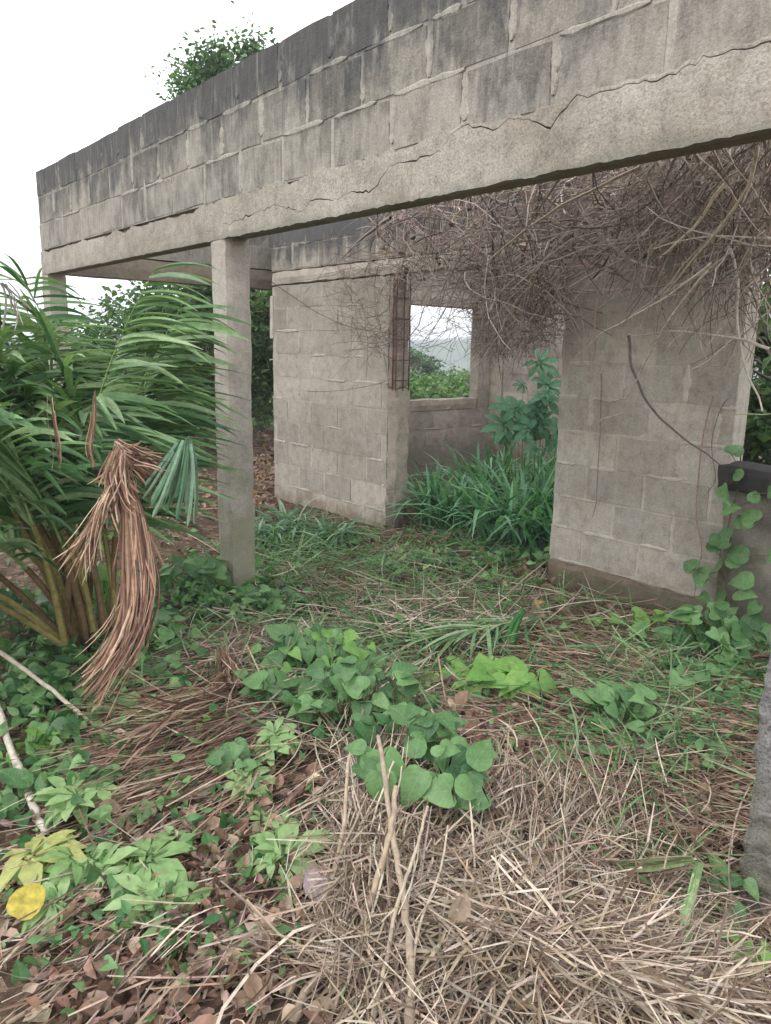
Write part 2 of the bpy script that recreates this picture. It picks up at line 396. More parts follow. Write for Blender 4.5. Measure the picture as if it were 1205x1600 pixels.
def cut(lo, hi, z0, z1, holes):
    segs = [(lo, hi)]
    for (a, b, c, d) in holes:
        if d <= z0 + .02 or c >= z1 - .02: continue
        ns = []
        for (p, q) in segs:
            if b <= p or a >= q: ns.append((p, q)); continue
            if a > p: ns.append((p, a))
            if b < q: ns.append((b, q))
        segs = ns
    return [s for s in segs if s[1] - s[0] > .04]
def rough_prism(mb, xs, z0f, z1f, y0, y1, col=(.5, .5, .5), seed=0, bv=.003):
    """a slab running along x whose lower and upper outlines are functions of x"""
    n = len(xs); V = []
    for x in xs:
        a, b = z0f(x), z1f(x); e = mn.noise(Vector((x * 7, seed, 0))) * .002
        mzz = (a + b) / 2; wob = mn.noise(Vector((x * 5, seed + 3, 1))) * .003
        V += [(x, y0 + e + bv, a), (x, y0 + wob * (bv > .001), mzz), (x, y0 + e + bv, b), (x, y1, b), (x, y1, a)]
    F = []
    for k in range(n - 1):
        for j in range(5):
            F.append((k * 5 + j, k * 5 + (j + 1) % 5, k * 5 + 5 + (j + 1) % 5, k * 5 + 5 + j)[::-1])
    mb.add(V, F, col)
    mb.add(V[:5], [[0, 1, 2, 3, 4]], col); mb.add(V[-5:], [[4, 3, 2, 1, 0]], col)
def smears(mb, joints, t, seed):
    """mortar squeezed and smeared proud of the joints: small irregular lumps"""
    r = random.Random(seed)
    for (x, z, vert, ln) in joints:
        n = 8; V = []; hw = r.uniform(.012, .026)
        for k in range(n):
            f = k / (n - 1); w = hw * (r.uniform(.55, 1.4)) * (1 if 0 < k < n - 1 else .35)
            if vert: cx = x + r.uniform(-.004, .004); cz = z + ln * f; V += [(cx - w, 0.004, cz), (cx - w * .6, -t, cz), (cx + w * .5, -t, cz), (cx + w, 0.004, cz)]
            else: cz = z + r.uniform(-.003, .003); cx = x + ln * f; V += [(cx, 0.0025, cz - w * .6), (cx, -t, cz - w * .3), (cx, -t, cz + w * .3), (cx, 0.0025, cz + w * .6)]
        F = [(k * 4 + j, k * 4 + j + 1, k * 4 + 5 + j, k * 4 + 4 + j) for k in range(n - 1) for j in range(3)]
        mb.add(V, F)
def block_wall(root, lo, hi, rows, holes, T, bmat, mmat, pitch=.41, gap=.024, offs=None, seed=1, smear=.5, hsmear=.25, skip=None, top_jit=0):
    """rows: list of (z0, z1); lays whole blocks, cuts them at openings, fills the joints with a mortar bed"""
    r = random.Random(seed); core = MB(); js = []; smear_mb = MB()
    for ri, (z0, z1) in enumerate(rows):
        off = offs[ri] if offs else (0 if ri % 2 else pitch / 2)
        last = ri == len(rows) - 1
        for (a, b) in cut(lo, hi, z0, z1, holes):
            V, F = boxv(a + .006, b - .006, .006, T - .006, z0 - .001 * (ri % 2), z1 + (-.012 if last else .001 * (ri % 2))); core.add(V, F)
            x = off + pitch * math.floor((a - off) / pitch) - 0.0
            while x < b:
                p, q = max(x + gap / 2, a + .002), min(x + pitch - gap / 2, b - .002)
                if q - p > .05 and not (skip and skip(p, q, z0)):
                    L = round(q - p, 2); H = z1 - z0 - gap * .6
                    o = link('block', block_mesh(L, H, T, bmat, r.randrange(5)), None, root)
                    o.location = (p, r.uniform(-.002, .002), z0 + gap * .3 + (r.uniform(-top_jit, top_jit) if last else r.uniform(-.002, .002)))
                    o.rotation_euler = (r.uniform(-.004, .004), r.uniform(-.006, .006), r.uniform(-.006, .006))
                if a + .05 < x < b - .05 and r.random() < smear: js.append((x, z0 + r.uniform(0, .05), True, (z1 - z0) * r.uniform(.6, .78 if last else 1.05)))
                if r.random() < hsmear and not last: js.append((p, z1 + r.uniform(-.004, .004), False, min(pitch, q - p + .02) * r.uniform(.35, 1)))
                x += pitch
    if js: smears(core, js, .0018, seed + 5)
    return link('mortar', core.mesh('mortar'), mmat, root)
def rough_box_obj(name, x0, x1, y0, y1, z0, z1, mat, parent, amp=.006, seed=0, res=.05, fz=9, bev=.008):
    """poured concrete: a box with fine grid faces, rounded and uneven edges"""
    xs = np.linspace(x0, x1, max(3, int((x1 - x0) / res) + 1)); ys = np.linspace(y0, y1, max(3, int((y1 - y0) / res) + 1)); zs = np.linspace(z0, z1, max(3, int((z1 - z0) / res) + 1))
    mb = MB()
    c = np.array([(x0 + x1) / 2, (y0 + y1) / 2, (z0 + z1) / 2]); hf = np.array([x1 - x0, y1 - y0, z1 - z0]) / 2
    def put(A, B, fn, flip):
        V = []
        for b in B:
            for a in A:
                p = np.array(fn(a, b)); q = (p - c); e = np.sum(np.abs(np.abs(q) - hf) < 1e-6)
                if e > 1: q = q - np.sign(q) * (np.abs(np.abs(q) - hf) < 1e-6) * bev
                p = c + q
                d = Vector((mn.noise(Vector((p[0] * fz + seed, p[1] * fz, p[2] * fz))), mn.noise(Vector((p[0] * fz, p[1] * fz + 31 + seed, p[2] * fz))), mn.noise(Vector((p[0] * fz, p[1] * fz, p[2] * fz + 57 + seed)))))
                V.append(tuple(p + amp * np.array(d) * (2.0 if e > 1 else 1)))
        n = len(A); F = []
        for j in range(len(B) - 1):
            for i in range(n - 1):
                k = j * n + i; f = (k, k + 1, k + n + 1, k + n); F.append(f[::-1] if flip else f)
        mb.add(V, F)
    put(xs, zs, lambda a, b: (a, y0, b), False); put(xs, zs, lambda a, b: (a, y1, b), True)
    put(ys, zs, lambda a, b: (x0, a, b), True); put(ys, zs, lambda a, b: (x1, a, b), False)
    put(xs, ys, lambda a, b: (a, b, z0), True); put(xs, ys, lambda a, b: (a, b, z1), False)
    return link(name, mb.mesh(name), mat, parent)

CH = .2133; Z1 = 2.28
SOF = 2.08; TOPZ = Z1 + 3 * CH
# front wall (x local = to the right/near, y local = into the building)
fw = empty('front_wall', tuple(P0), WROT); tag(fw, 'mould-blackened concrete block wall on a beam along the veranda front, cracked along its lower edge', 'wall')
T = .15
rows = [(Z1 + i * CH, Z1 + (i + 1) * CH) for i in range(3)]
# joint positions follow the photograph: third course from the top, second, top
block_wall(fw, -3.30, 3.9, rows, [], T, MAT['front_block'], MAT['front_mortar'], .41, .026, offs=[.19, -.005 + .0, .17], seed=3, smear=.8, hsmear=.35, top_jit=.010)
xs = np.arange(-3.30, 3.9, .03)
def nz(x, f, a, s=0): return a * mn.noise(Vector((x * f, s, 0)))
mb = MB(); rough_prism(mb, xs, lambda x: SOF + .012, lambda x: Z1 - .002, .034, T, seed=2)
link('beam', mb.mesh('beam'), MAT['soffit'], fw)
crk = [(-.10, 2.16), (.07, 2.15), (.53, 2.19), (.76, 2.13), (.88, 2.175), (1.02, 2.15), (1.15, 2.165), (1.29, 2.15), (1.34, 2.17), (1.38, 2.21), (1.42, 2.23), (1.72, 2.235), (1.78, 2.29), (1.85, 2.305), (1.93, 2.28), (2.01, 2.26), (2.06, 2.285), (2.15, 2.26), (2.24, 2.22), (2.26, 2.25), (2.33, 2.29), (2.43, 2.285), (2.58, 2.28), (2.69, 2.28), (2.76, 2.30), (2.94, 2.29), (3.3, 2.31), (4.0, 2.32)]
cx_, cz_ = zip(*crk)
def crack(x): return float(np.interp(x, cx_, cz_)) + nz(x, 22, .016, 4) + nz(x, 60, .010, 9)
xl = np.arange(-3.30, .01, .03); xr = np.arange(-.02, 3.9, .02)
low = lambda x: SOF + nz(x, 9, .007, 1) + nz(x, 31, .006, 2)
mb = MB(); rough_prism(mb, xl, low, lambda x: 2.262 + nz(x, 6, .03, 5) + nz(x, 23, .012, 6) + .03 * max(0, 1 + (x + .02) / .3), -.004, .034, seed=4)
rough_prism(mb, xr, low, lambda x: crack(x) - .001 - .007 * max(0, mn.noise(Vector((x * 6, 3, 3))) + .15), -.004, .034, seed=5, bv=.0006)
def upper(x): return max(crack(x) + .012, 2.288 + nz(x, 5, .03, 8) + nz(x, 19, .016, 7))
rough_prism(mb, xr, lambda x: crack(x) + .001, upper, -.004, .034, seed=6, bv=.0006)
link('plaster_band', mb.mesh('plaster_band'), MAT['front_plaster'], fw)
# pillars
def pillar(x0, x1, y0, y1, z0, mat, label, amp=.006, seed=0, res=.05, ztop=SOF + .02, fz=9):
    r = empty('concrete_pillar', tuple(P0), WROT); tag(r, label, 'pillar')
    rough_box_obj('shaft', x0, x1, y0, y1, z0, ztop, mat, r, amp, seed, res, fz)
    return r
pillar(-.185, .0, .0, .165, -.25, MAT['pillar'], 'square concrete pillar standing between the palm and the veranda, middle one under the front beam', .005, 1, .035)
pillar(-3.36, -3.17, .0, .165, -.25, MAT['pillar'], 'square concrete pillar under the far left corner of the front beam', .006, 5)
pillar(3.125, 3.32, .0, .2, -.5, MAT['near_pillar'], 'rough grey pillar with crumbled edge at the right edge of the view, nearest to the viewer', .012, 9, .016, fz=19)

# side wall over the left end of the veranda
so = WP(-3.16, .15); sw = empty('side_wall', tuple(so), NROT); tag(sw, 'short block wall carried on a beam over the left end of the veranda', 'wall')
block_wall(sw, .0, 5.2, rows, [], T, MAT['front_block'], MAT['front_mortar'], seed=13, smear=.5)
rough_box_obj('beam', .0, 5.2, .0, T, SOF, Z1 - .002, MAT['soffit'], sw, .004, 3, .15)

# inner wall
IO = 1.91
iw = empty('inner_wall', tuple(WP(0, IO)), WROT); tag(iw, 'grey block wall behind the veranda with a doorway in its middle and black mould along its top', 'wall')
irows = [(i * CH - .06, (i + 1) * CH - .06) for i in range(10)]
holes = [(-.66, .87, -1, 2.07), (2.03, 3.9, .80, 2.07)]
block_wall(iw, -2.63, 3.9, irows, holes + [(-.86, -.60, -1, 2.07)], T, MAT['inner_block'], MAT['inner_mortar'], .41, .020, offs=[.1 + (.2 if i % 2 else 0) for i in range(10)], seed=21, smear=.35, hsmear=.35)
rough_box_obj('lintel', -2.63, 3.9, -.006, T + .006, 2.075, 2.20, MAT['inner_mortar'], iw, .006, 8, .06)
trows = [(2.203 + i * CH, 2.203 + (i + 1) * CH) for i in range(3)]
block_wall(iw, -2.63, 3.9, trows, [], T, MAT['inner_block'], MAT['inner_mortar'], .41, .024, seed=22, smear=.7, top_jit=.008)
rough_box_obj('door_jamb', -.858, -.728, -.010, T - .01, -.2, 1.19, MAT['jamb'], iw, .010, 4, .035)
rough_box_obj('door_jamb', -.858, -.742, -.006, T - .012, 1.185, 2.073, MAT['jamb'], iw, .010, 6, .035)
mb = MB()
for x, y in ((-.775, -.02), (-.735, -.02), (-.725, .05), (-.725, .11)): tubes(mb, [[(x, y, 1.17), (x + .004, y, 1.5), (x - .003, y, 1.8), (x, y, 2.08)]], [[.006] * 4], [(.12, .05, .03)], 5)
for z in np.arange(1.25, 2.05, .16):
    for a, b in (((-.775, -.02), (-.735, -.02)), ((-.735, -.02), (-.725, .05)), ((-.725, .05), (-.725, .11))):
        tubes(mb, [[(a[0], a[1], z), (b[0], b[1], z + .004)]], [[.004] * 2], [(.12, .05, .03)], 4)
link('reinforcing_bars', mb.mesh('reinforcing_bars'), MAT['iron'], iw)
rough_box_obj('dark_render', 2.04, 3.9, -.020, -.004, -.3, .79, concrete('dark_render_cement', (.33, .30, .255), (.17, .15, .125), None, (.0, .8, .55, (.08, .08, .055)), 0), iw, .010, 15, .04)  # thin cement skin that darkens the low wall, more so towards the ground
rough_box_obj('jamb', 2.022, 2.034, .004, T - .002, .93, 2.07, MAT['inner_block'], iw, .002, 12, .1)
rough_box_obj('plinth', .875, 2.03, -.022, -.003, -.3, .145, concrete('plinth_cement', (.20, .16, .115), (.13, .105, .075), None, (-.05, .2, .5, (.12, .13, .07)), 0), iw, .012, 2, .04)
# window under the right part: dark protruding sill
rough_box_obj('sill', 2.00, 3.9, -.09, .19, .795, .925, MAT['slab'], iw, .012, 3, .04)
# old frame board left of the wall
ob = empty('wooden_board', tuple(WP(-2.70, IO - .01))); ob.rotation_euler = (0, math.radians(1.5), WROT)
tag(ob, 'pale weathered board fixed upright at the left end of the inner wall', 'board')
V, F = rough_block(.05, .40, .03, 3, .003, 2, 5); mb = MB(); mb.add(np.array(V) + (0, 0, 1.58), F); link('plank', mb.mesh('plank'), concrete('old_pale_wood', (.55, .51, .47), (.45, .41, .36), None, None, 0, .2, .2), ob)

# room behind the doorway: window wall and back wall
ro = WP(-2.63, IO + T + .002); rw = empty('window_wall', tuple(ro), NROT); tag(rw, 'block wall of the back room with an empty window opening showing green fields', 'wall')
wrows = [(i * CH - .06, (i + 1) * CH - .06) for i in range(14)]
NW = 3.0
block_wall(rw, 0, NW, wrows, [(1.56, 2.78, .93, 1.99)], T, MAT['back_block'], MAT['back_block'], seed=31, smear=.4)
rough_box_obj('sill', 1.57, 2.77, -.01, T + .01, .79, .93, MAT['jamb'], rw, .008, 3, .06)
rough_box_obj('lintel', 1.45, 2.9, -.008, T + .008, 1.985, 2.16, MAT['jamb'], rw, .008, 5, .06)
bw = empty('back_wall', tuple(WP(-2.63, IO + T + NW + .01)), WROT); tag(bw, 'stained block wall at the back of the room behind the doorway', 'wall')
block_wall(bw, 0.0, 2.98, wrows, [], T, MAT['back_block'], MAT['back_block'], seed=33, smear=.4)
rough_box_obj('corner_post', .0, .2, -.03, -.003, -.2, 2.9, MAT['jamb'], bw, .008, 7, .06)

# ------------------------------------------------------------------ trees and hedges beyond
def tree(name, label, x, y, H, cz, rx, rz, n, size, cols, trunk_r=.08, cl=40, cat='tree', group=None, trunk_to=.6, seed=0, sg=.16, leaf=SMALL):
    global rng
    rng = np.random.default_rng(1000 + seed)
    z0 = float(gz(x, y)); root = empty(name, (x, y, z0)); tag(root, label, cat, group)
    mb = MB(); K = 7; t = np.linspace(0, 1, K)
    tr = np.stack([.25 * np.sin(t * 3 + seed) * t, .2 * np.sin(t * 4 + seed * 2) * t, t * H * trunk_to], -1)[None]
    bc = np.array([.13, .11, .09]); tubes(mb, tr, (trunk_r * (1 - .6 * t))[None], [bc], 8)
    u = unit(rng.normal(size=(cl, 3))) * rng.uniform(.35, 1, (cl, 1)) ** .5
    cc = u * np.array([rx, rx, rz]) + np.array([0, 0, cz])
    st = tr[0][rng.integers(3, K, cl)]; tt = np.linspace(0, 1, 5)[None, :, None]
    L = st[:, None] * (1 - tt) + cc[:, None] * tt + np.array([0, 0, .18 * rz]) * np.sin(tt * math.pi)
    tubes(mb, L, np.linspace(trunk_r * .35, .006, 5)[None], np.tile(bc, (cl, 1)), 4)
    link('trunk', mb.mesh('trunk'), MAT['wood'], root)
    mb = MB(); k = rng.integers(0, cl, n); off = rng.normal(size=(n, 3)) * (rx * sg) * rng.uniform(.5, 1.3, (cl, 1))[k]; off[:, 2] *= .7
    P = cc[k] + off; P[:, 2] = np.maximum(P[:, 2], .05); R = frames(n, .8)
    tone = rng.normal(1, .22, (cl, 1))[k]
    scatter(mb, leaf, P, R, size * rng.uniform(.6, 1.3, n), np.clip(pal(n, cols) * tone, .01, .6))
    link('crown', mb.mesh('crown'), MAT['leafstuff'], root)
GRN = [(.045, .10, .035), (.065, .14, .05), (.10, .18, .065)]
LGR = [(.09, .17, .05), (.12, .21, .07), (.07, .14, .05)]
def Dg(px, dist): p = D(px, 545, dist); return float(p[0]), float(p[1])
def build_far():
    x, y = Dg(364, 13.5); tree('tall_tree', 'tall feathery tree whose crown shows above the blackened front wall', x, y, 6.6, 4.35, .95, 2.15, 15000, .085, LGR + GRN, .12, 60, seed=1, trunk_to=.8, leaf=OVAL, sg=.22)
    spec = [(250, 15.5, 2.3, 1.6, 1.1), (318, 11.5, 3.0, 1.2, 1.3), (405, 14, 4.4, 1.5, 2.1), (440, 10.9, 3.6, 1.0, 1.7), (180, 17, 1.8, 1.7, .85), (90, 16, 1.5, 1.6, .7)]
    lab = ['broad dark bush behind the palm leaves', 'dark green bushy tree left of the middle pillar', 'dark leafy tree seen in the gap right of the middle pillar', 'dark leafy tree close behind the left end of the inner wall', 'low bush far behind the left end of the veranda', 'low bush behind the corner pillar']
    for i, (px, dd, H, rx, rz) in enumerate(spec):
        x, y = Dg(px, dd); tree('bushy_tree', lab[i], x, y, H, H - rz, rx, rz, 7500, .12, GRN + LGR, .07, 50, seed=10 + i)
    x, y = Dg(640, 31); tree('dark_tree', 'dark blue-green tree standing at the left of the window view', x, y, 2.2, 1.5, 1.1, .9, 4000, .16, GRN, .10, 34, seed=30)
    for i, (px, dd, h) in enumerate(((625, 14, .62), (668, 17, .62), (715, 15, .55), (760, 18, .7), (690, 22, .85), (745, 25, 1.0), (640, 24, .9))):
        x, y = Dg(px, dd); tree('shrub', ['pale green shrub among those seen through the window opening'][0], x, y, h * 1.3, h * .7, 1.2, h * .62, 4500, .12, LGR, .04, 34, 'shrub', 'shrubs in the field beyond the window', seed=40 + i)
    # greenery behind the right-hand opening
    x, y = WP(1.55, IO + 1.5)[:2]; tree('shrub', 'leafy green shrub behind the window opening at the right edge', float(x), float(y), 2.0, 1.2, .6, 1.0, 6000, .10, LGR + GRN, .04, 40, 'shrub', seed=60)
    x, y = WP(1.0, IO + 2.9)[:2]; tree('shrub', 'darker shrub growing inside behind the right part of the inner wall', float(x), float(y), 2.6, 1.5, .7, 1.2, 4500, .10, GRN, .04, 40, 'shrub', seed=61)
build_far()
rng = np.random.default_rng(77)

# ------------------------------------------------------------------ litter, straw and low green cover (nobody could count these)
STRAW = [(.42, .335, .25), (.34, .26, .185), (.50, .42, .33), (.24, .175, .125), (.15, .10, .07), (.58, .49, .41), (.31, .245, .20), (.19, .135, .11), (.48, .37, .31)]
REDST = [(.25, .155, .115), (.34, .23, .17), (.17, .11, .08), (.44, .33, .25), (.28, .185, .14), (.12, .08, .06)]
BROWN = [(.19, .11, .08), (.27, .165, .12), (.11, .065, .05), (.36, .24, .18), (.30, .20, .17), (.46, .35, .27)]
def rand_px(n, boxes):
    """random ground points inside patches given as (px0, px1, py0, py1, weight)"""
    w = np.array([b[4] for b in boxes], float); k = rng.choice(len(boxes), n, p=w / w.sum()); b = np.array(boxes, float)[k]
    u = np.clip(rng.normal(.5, .27, (n, 2)), -.25, 1.25)
    px = b[:, 0] + (b[:, 1] - b[:, 0]) * u[:, 0]; py = b[:, 2] + (b[:, 3] - b[:, 2]) * u[:, 1]
    v = np.stack([(px - 602.5) / FPX, -(py - 800) / FPX, -np.ones(n)], -1) @ RMn.T
    t = (0 - CAM_Z) / v[:, 2]; P = v * t[:, None]; P[:, 2] = 0; return P
def on_ground(P, lift): P = P.copy(); P[:, 2] = gz(P[:, 0], P[:, 1]) + lift; return P
def clear_walls(P):
    """keep points out of the masonry"""
    q = P - P0; s = q @ WD; o = q @ WN
    bad = ((o > -.03) & (o < .2) & ((s > -.2) & (s < .03) | (s > 3.1) | (s < -3.15)))
    bad |= (o > IO - .05) & (o < IO + T + .02) & (s > -2.65) & ~((s > -.62) & (s < .85))
    return ~bad
def straw(n, boxes, L, wd, cols, lift, az_mu=None, az_s=9, pitch=.16, bend=.25, K=5, mb=None, kink=.0):
    P = rand_px(n, boxes); P = P[clear_walls(P)]; n = len(P); P = on_ground(P, 0)
    az = rng.uniform(0, 2 * math.pi, n) if az_mu is None else rng.normal(az_mu, az_s, n)
    if az_mu is None:        # matted locks: neighbours lie much the same way
        fld = np.array([mn.noise(Vector((p[0] * 2.6, p[1] * 2.6, 4.0))) * 7.5 + mn.noise(Vector((p[0] * 9, p[1] * 9, 1.0))) * 1.2 for p in P]); az = np.where(rng.random(n) < .68, fld + rng.normal(0, .28, n), az)
    ln = rng.uniform(L[0], L[1], n); el = rng.normal(0, pitch, n); d = np.stack([np.cos(az) * np.cos(el), np.sin(az) * np.cos(el), np.sin(el)], -1)
    side = np.cross(d, np.array([0, 0, 1.])); side = unit(side); t = np.linspace(-.5, .5, K)
    bd = rng.normal(0, bend, n); ud = rng.normal(-.05, bend * .5, n); kk = rng.normal(0, kink, n)
    X = P[:, None] + d[:, None] * (t[None, :, None] * ln[:, None, None]) + side[:, None] * ((t[None] ** 2 * bd[:, None] + np.maximum(t, 0)[None] * kk[:, None]) * ln[:, None])[..., None]
    X[..., 2] += (t[None] ** 2) * (ud * ln)[:, None] + rng.uniform(lift[0], lift[1], n)[:, None]
    g = gz(X[..., 0], X[..., 1]); X[..., 2] = np.maximum(X[..., 2], g + .004)
    w = rng.uniform(wd[0], wd[1], n)[:, None] * np.array([.7] + [1.] * (K - 2) + [.35])[None]
    tilt = unit(side + np.array([0, 0, 1.]) * rng.normal(0, .7, (n, 1)))
    mb = mb or MB(); ribbons(mb, X, w, tilt, pal(n, cols, .16), .35); return mb
def leaves_on(n, boxes, tm, size, cols, lift, up=.7, mb=None, jit=.15):
    P = rand_px(n, boxes); P = P[clear_walls(P)]; n = len(P); P = on_ground(P, 0); P[:, 2] += rng.uniform(lift[0], lift[1], n)
    mb = mb or MB(); k = rng.integers(0, len(tm), n)
    for i, tt in enumerate(tm):
        q = k == i
        if q.sum(): scatter(mb, tt, P[q], frames(q.sum(), up), rng.uniform(size[0], size[1], q.sum()), pal(q.sum(), cols, jit))
    return mb
def stuff(name, mb, mat, label, cat): tag(link(name, mb.mesh(name), mat), label, cat, kind='stuff')

def build_litter():
    # pale straw heap, near right, thinning to the left
    m = straw(5600, [(660, 1215, 1300, 1640, 5), (560, 700, 1250, 1640, 1.6), (480, 1200, 1500, 1650, 2)], (.08, .48), (.0009, .0040), STRAW, (.0, .085), bend=.5, pitch=.22, kink=.25)
    m = straw(1500, [(500, 660, 1160, 1600, 1), (660, 1100, 1240, 1400, 1)], (.15, .45), (.0014, .003), STRAW, (.02, .14), az_mu=1.35, az_s=.5, bend=.3, pitch=.35, mb=m)
    m = straw(550, [(0, 480, 1200, 1620, 1)], (.15, .5), (.0015, .0032), STRAW + BROWN, (.0, .06), az_mu=.8, az_s=.5, mb=m)
    stuff('straw', m, MAT['drystuff'], 'tangled pale dry straw heaped over the ground at the lower right', 'straw')
    m = straw(6500, [(840, 1200, 940, 1270, 5), (700, 1200, 1050, 1420, 2), (420, 840, 960, 1200, 1.5)], (.15, .55), (.0012, .0035), REDST + STRAW[:2], (.0, .06), az_mu=-.25, az_s=.55, bend=.3, pitch=.12)
    m = straw(2200, [(180, 400, 1110, 1290, 1), (240, 420, 1000, 1120, .5)], (.2, .6), (.001, .0028), REDST, (.0, .09), az_mu=.75, az_s=.22, pitch=.1, mb=m)
    m = straw(2600, [(640, 870, 820, 900, 2), (400, 640, 850, 960, 1), (130, 330, 650, 800, 2), (395, 425, 660, 800, .7)], (.15, .5), (.0015, .004), REDST + STRAW, (.0, .05), mb=m)
    m = straw(1500, [(400, 860, 900, 1060, 3), (250, 600, 1000, 1200, 1)], (.15, .5), (.0015, .0035), STRAW, (.03, .13), pitch=.25, mb=m)
    stuff('dry_grass', m, MAT['drystuff'], 'matted reddish brown dry grass between the walls', 'dry grass')
    m = leaves_on(7500, [(60, 520, 1220, 1620, 5), (690, 870, 1110, 1260, 1), (860, 1160, 1230, 1400, 2.2), (0, 300, 1060, 1260, 1.5), (400, 900, 1000, 1300, 2), (500, 1200, 1300, 1620, 2.5)], [DRY1, DRY2], (.022, .065), BROWN, (.0, .045), .35, jit=.28)
    m = leaves_on(3800, [(640, 870, 820, 905, 2), (130, 335, 640, 830, 3), (395, 430, 660, 800, 1), (400, 860, 860, 1010, 2)], [DRY1, DRY2], (.04, .10), BROWN + REDST + [(.42, .28, .12)], (.0, .03), .5, m, .2)
    stuff('dead_leaves', m, MAT['drystuff'], 'brown dead leaves littering the earth under the plants', 'leaf litter')
    # low green cover
    GC = [(.045, .13, .045), (.075, .18, .065), (.11, .23, .085), (.14, .27, .10), (.20, .33, .14)]
    m = leaves_on(4600, [(-20, 320, 890, 1260, 4), (250, 460, 880, 1010, 2.6), (400, 840, 850, 1040, 1.5), (620, 860, 850, 920, 1), (1080, 1200, 1000, 1150, .6)], [SMALL, OVAL, HEART], (.025, .085), GC, (.0, .12), .9)
    m = leaves_on(2700, [(0, 500, 1200, 1600, 1.4), (700, 1200, 980, 1330, 1.6), (400, 700, 1040, 1230, 2)], [SMALL, OVAL, HEART], (.02, .05), GC, (.01, .09), .9, m)
    m = straw(3800, [(400, 860, 860, 1060, 3), (820, 1200, 960, 1260, 1.2), (300, 700, 1000, 1200, 1), (380, 560, 830, 900, 1), (620, 880, 830, 900, 1), (930, 1100, 1320, 1400, .12)], (.12, .45), (.002, .0045), GC + [(.18, .27, .14), (.24, .31, .18), (.30, .36, .22)], (.01, .12), pitch=.35, mb=m)
    stuff('ground_cover', m, MAT['leafstuff'], 'low green creeping weeds and grass blades covering the ground', 'ground cover')
build_litter()

# ------------------------------------------------------------------ countable plants
def tmesh(name, tm, mat, col=(.5, .5, .5)):
    mb = MB()
    if len(tm) == 3:
        mb.add(tm[0], tm[1]); mb.f.append(np.array(tm[2]))
    else: mb.add(tm[0], tm[1])
    me = mb.mesh(name, True); me.materials.append(mat); return me
LM = {k: [tmesh('leaf', t, MAT[m]) for t in ts] for k, (ts, m) in dict(
    heart=([HEART, HEART2], 'heart'), lit=([HEART, HEART2], 'heart_lit'), cassava=([LOB5, LOB7], 'cassava'),
    cassava_y=([LOB5, LOB7], 'cassava_y'), teal=([LOB5, LOB7], 'teal'), oval=([OVAL, HEART2], 'heart')).items()}
def basis(nrm, az):
    n = Vector(nrm).normalized(); t = Vector((math.cos(az), math.sin(az), 0)); t = (t - n * t.dot(n)).normalized(); x = t.cross(n)
    return Matrix((x, t, n)).transposed()
def creeper(px, py, rx, ry, n, size, kind, label, h=(.03, .16), base=None, cat='creeper', name='creeper_plant', group=None, face=.5, seed=0, petiole=.07, stemcol=(.10, .13, .05)):
    """px, py centre on the ground; rx along x, ry in depth (metres); leaves on petioles rising from trailing stems"""
    r = random.Random(seed * 7 + int(px) + int(py)); b = G(px, py) if base is None else np.array(base)
    z0 = float(gz(b[0], b[1])); root = empty(name, (b[0], b[1], z0)); tag(root, label, cat, group)
    P = []; S = []
    for i in range(n):
        for _ in range(20):
            x, y = r.gauss(0, .5) * rx, r.gauss(0, .5) * ry
            if abs(x) < 1.25 * rx and abs(y) < 1.25 * ry: break
        zz = float(gz(b[0] + x, b[1] + y)) - z0; fall = max(.25, 1 - (x / (1.4 * rx)) ** 2 - (y / (1.4 * ry)) ** 2)
        z = zz + h[0] + (h[1] - h[0]) * fall * r.uniform(.3, 1)
        az = math.atan2(y, x) * .5 + r.uniform(-2.6, 2.6) - .5
        nrm = (r.gauss(0, .32), -face + r.gauss(0, .3), 1)
        o = link('leaf', r.choice(LM[kind]), None, root); s = size * r.uniform(.45, 1.3)
        M = basis(nrm, az).to_4x4(); M.translation = (x, y, z); o.matrix_local = M @ Matrix.Diagonal((s * r.uniform(.85, 1.15), s, s, 1))
        P.append((x, y, z)); q = np.array([x * .6 + r.uniform(-.04, .04), y * .6 + r.uniform(-.04, .04), zz + .01])
        S.append([q, (q + np.array((x, y, z))) / 2 + (0, 0, .02), np.array((x, y, z))])
    mb = MB(); tubes(mb, np.array(S), [[.0022, .0018, .0012]], [stemcol], 4)
    q = np.array([s[0] for s in S]); o = np.zeros((len(q), 4, 3)); t = np.linspace(0, 1, 4)[None, :, None]
    o = q[:, None] * t; o[..., 2] += .03 * np.sin(t[..., 0] * 3) + .008; tubes(mb, o, .002, [stemcol], 4)
    link('stem', mb.mesh('stem'), MAT['wood'], root); return root

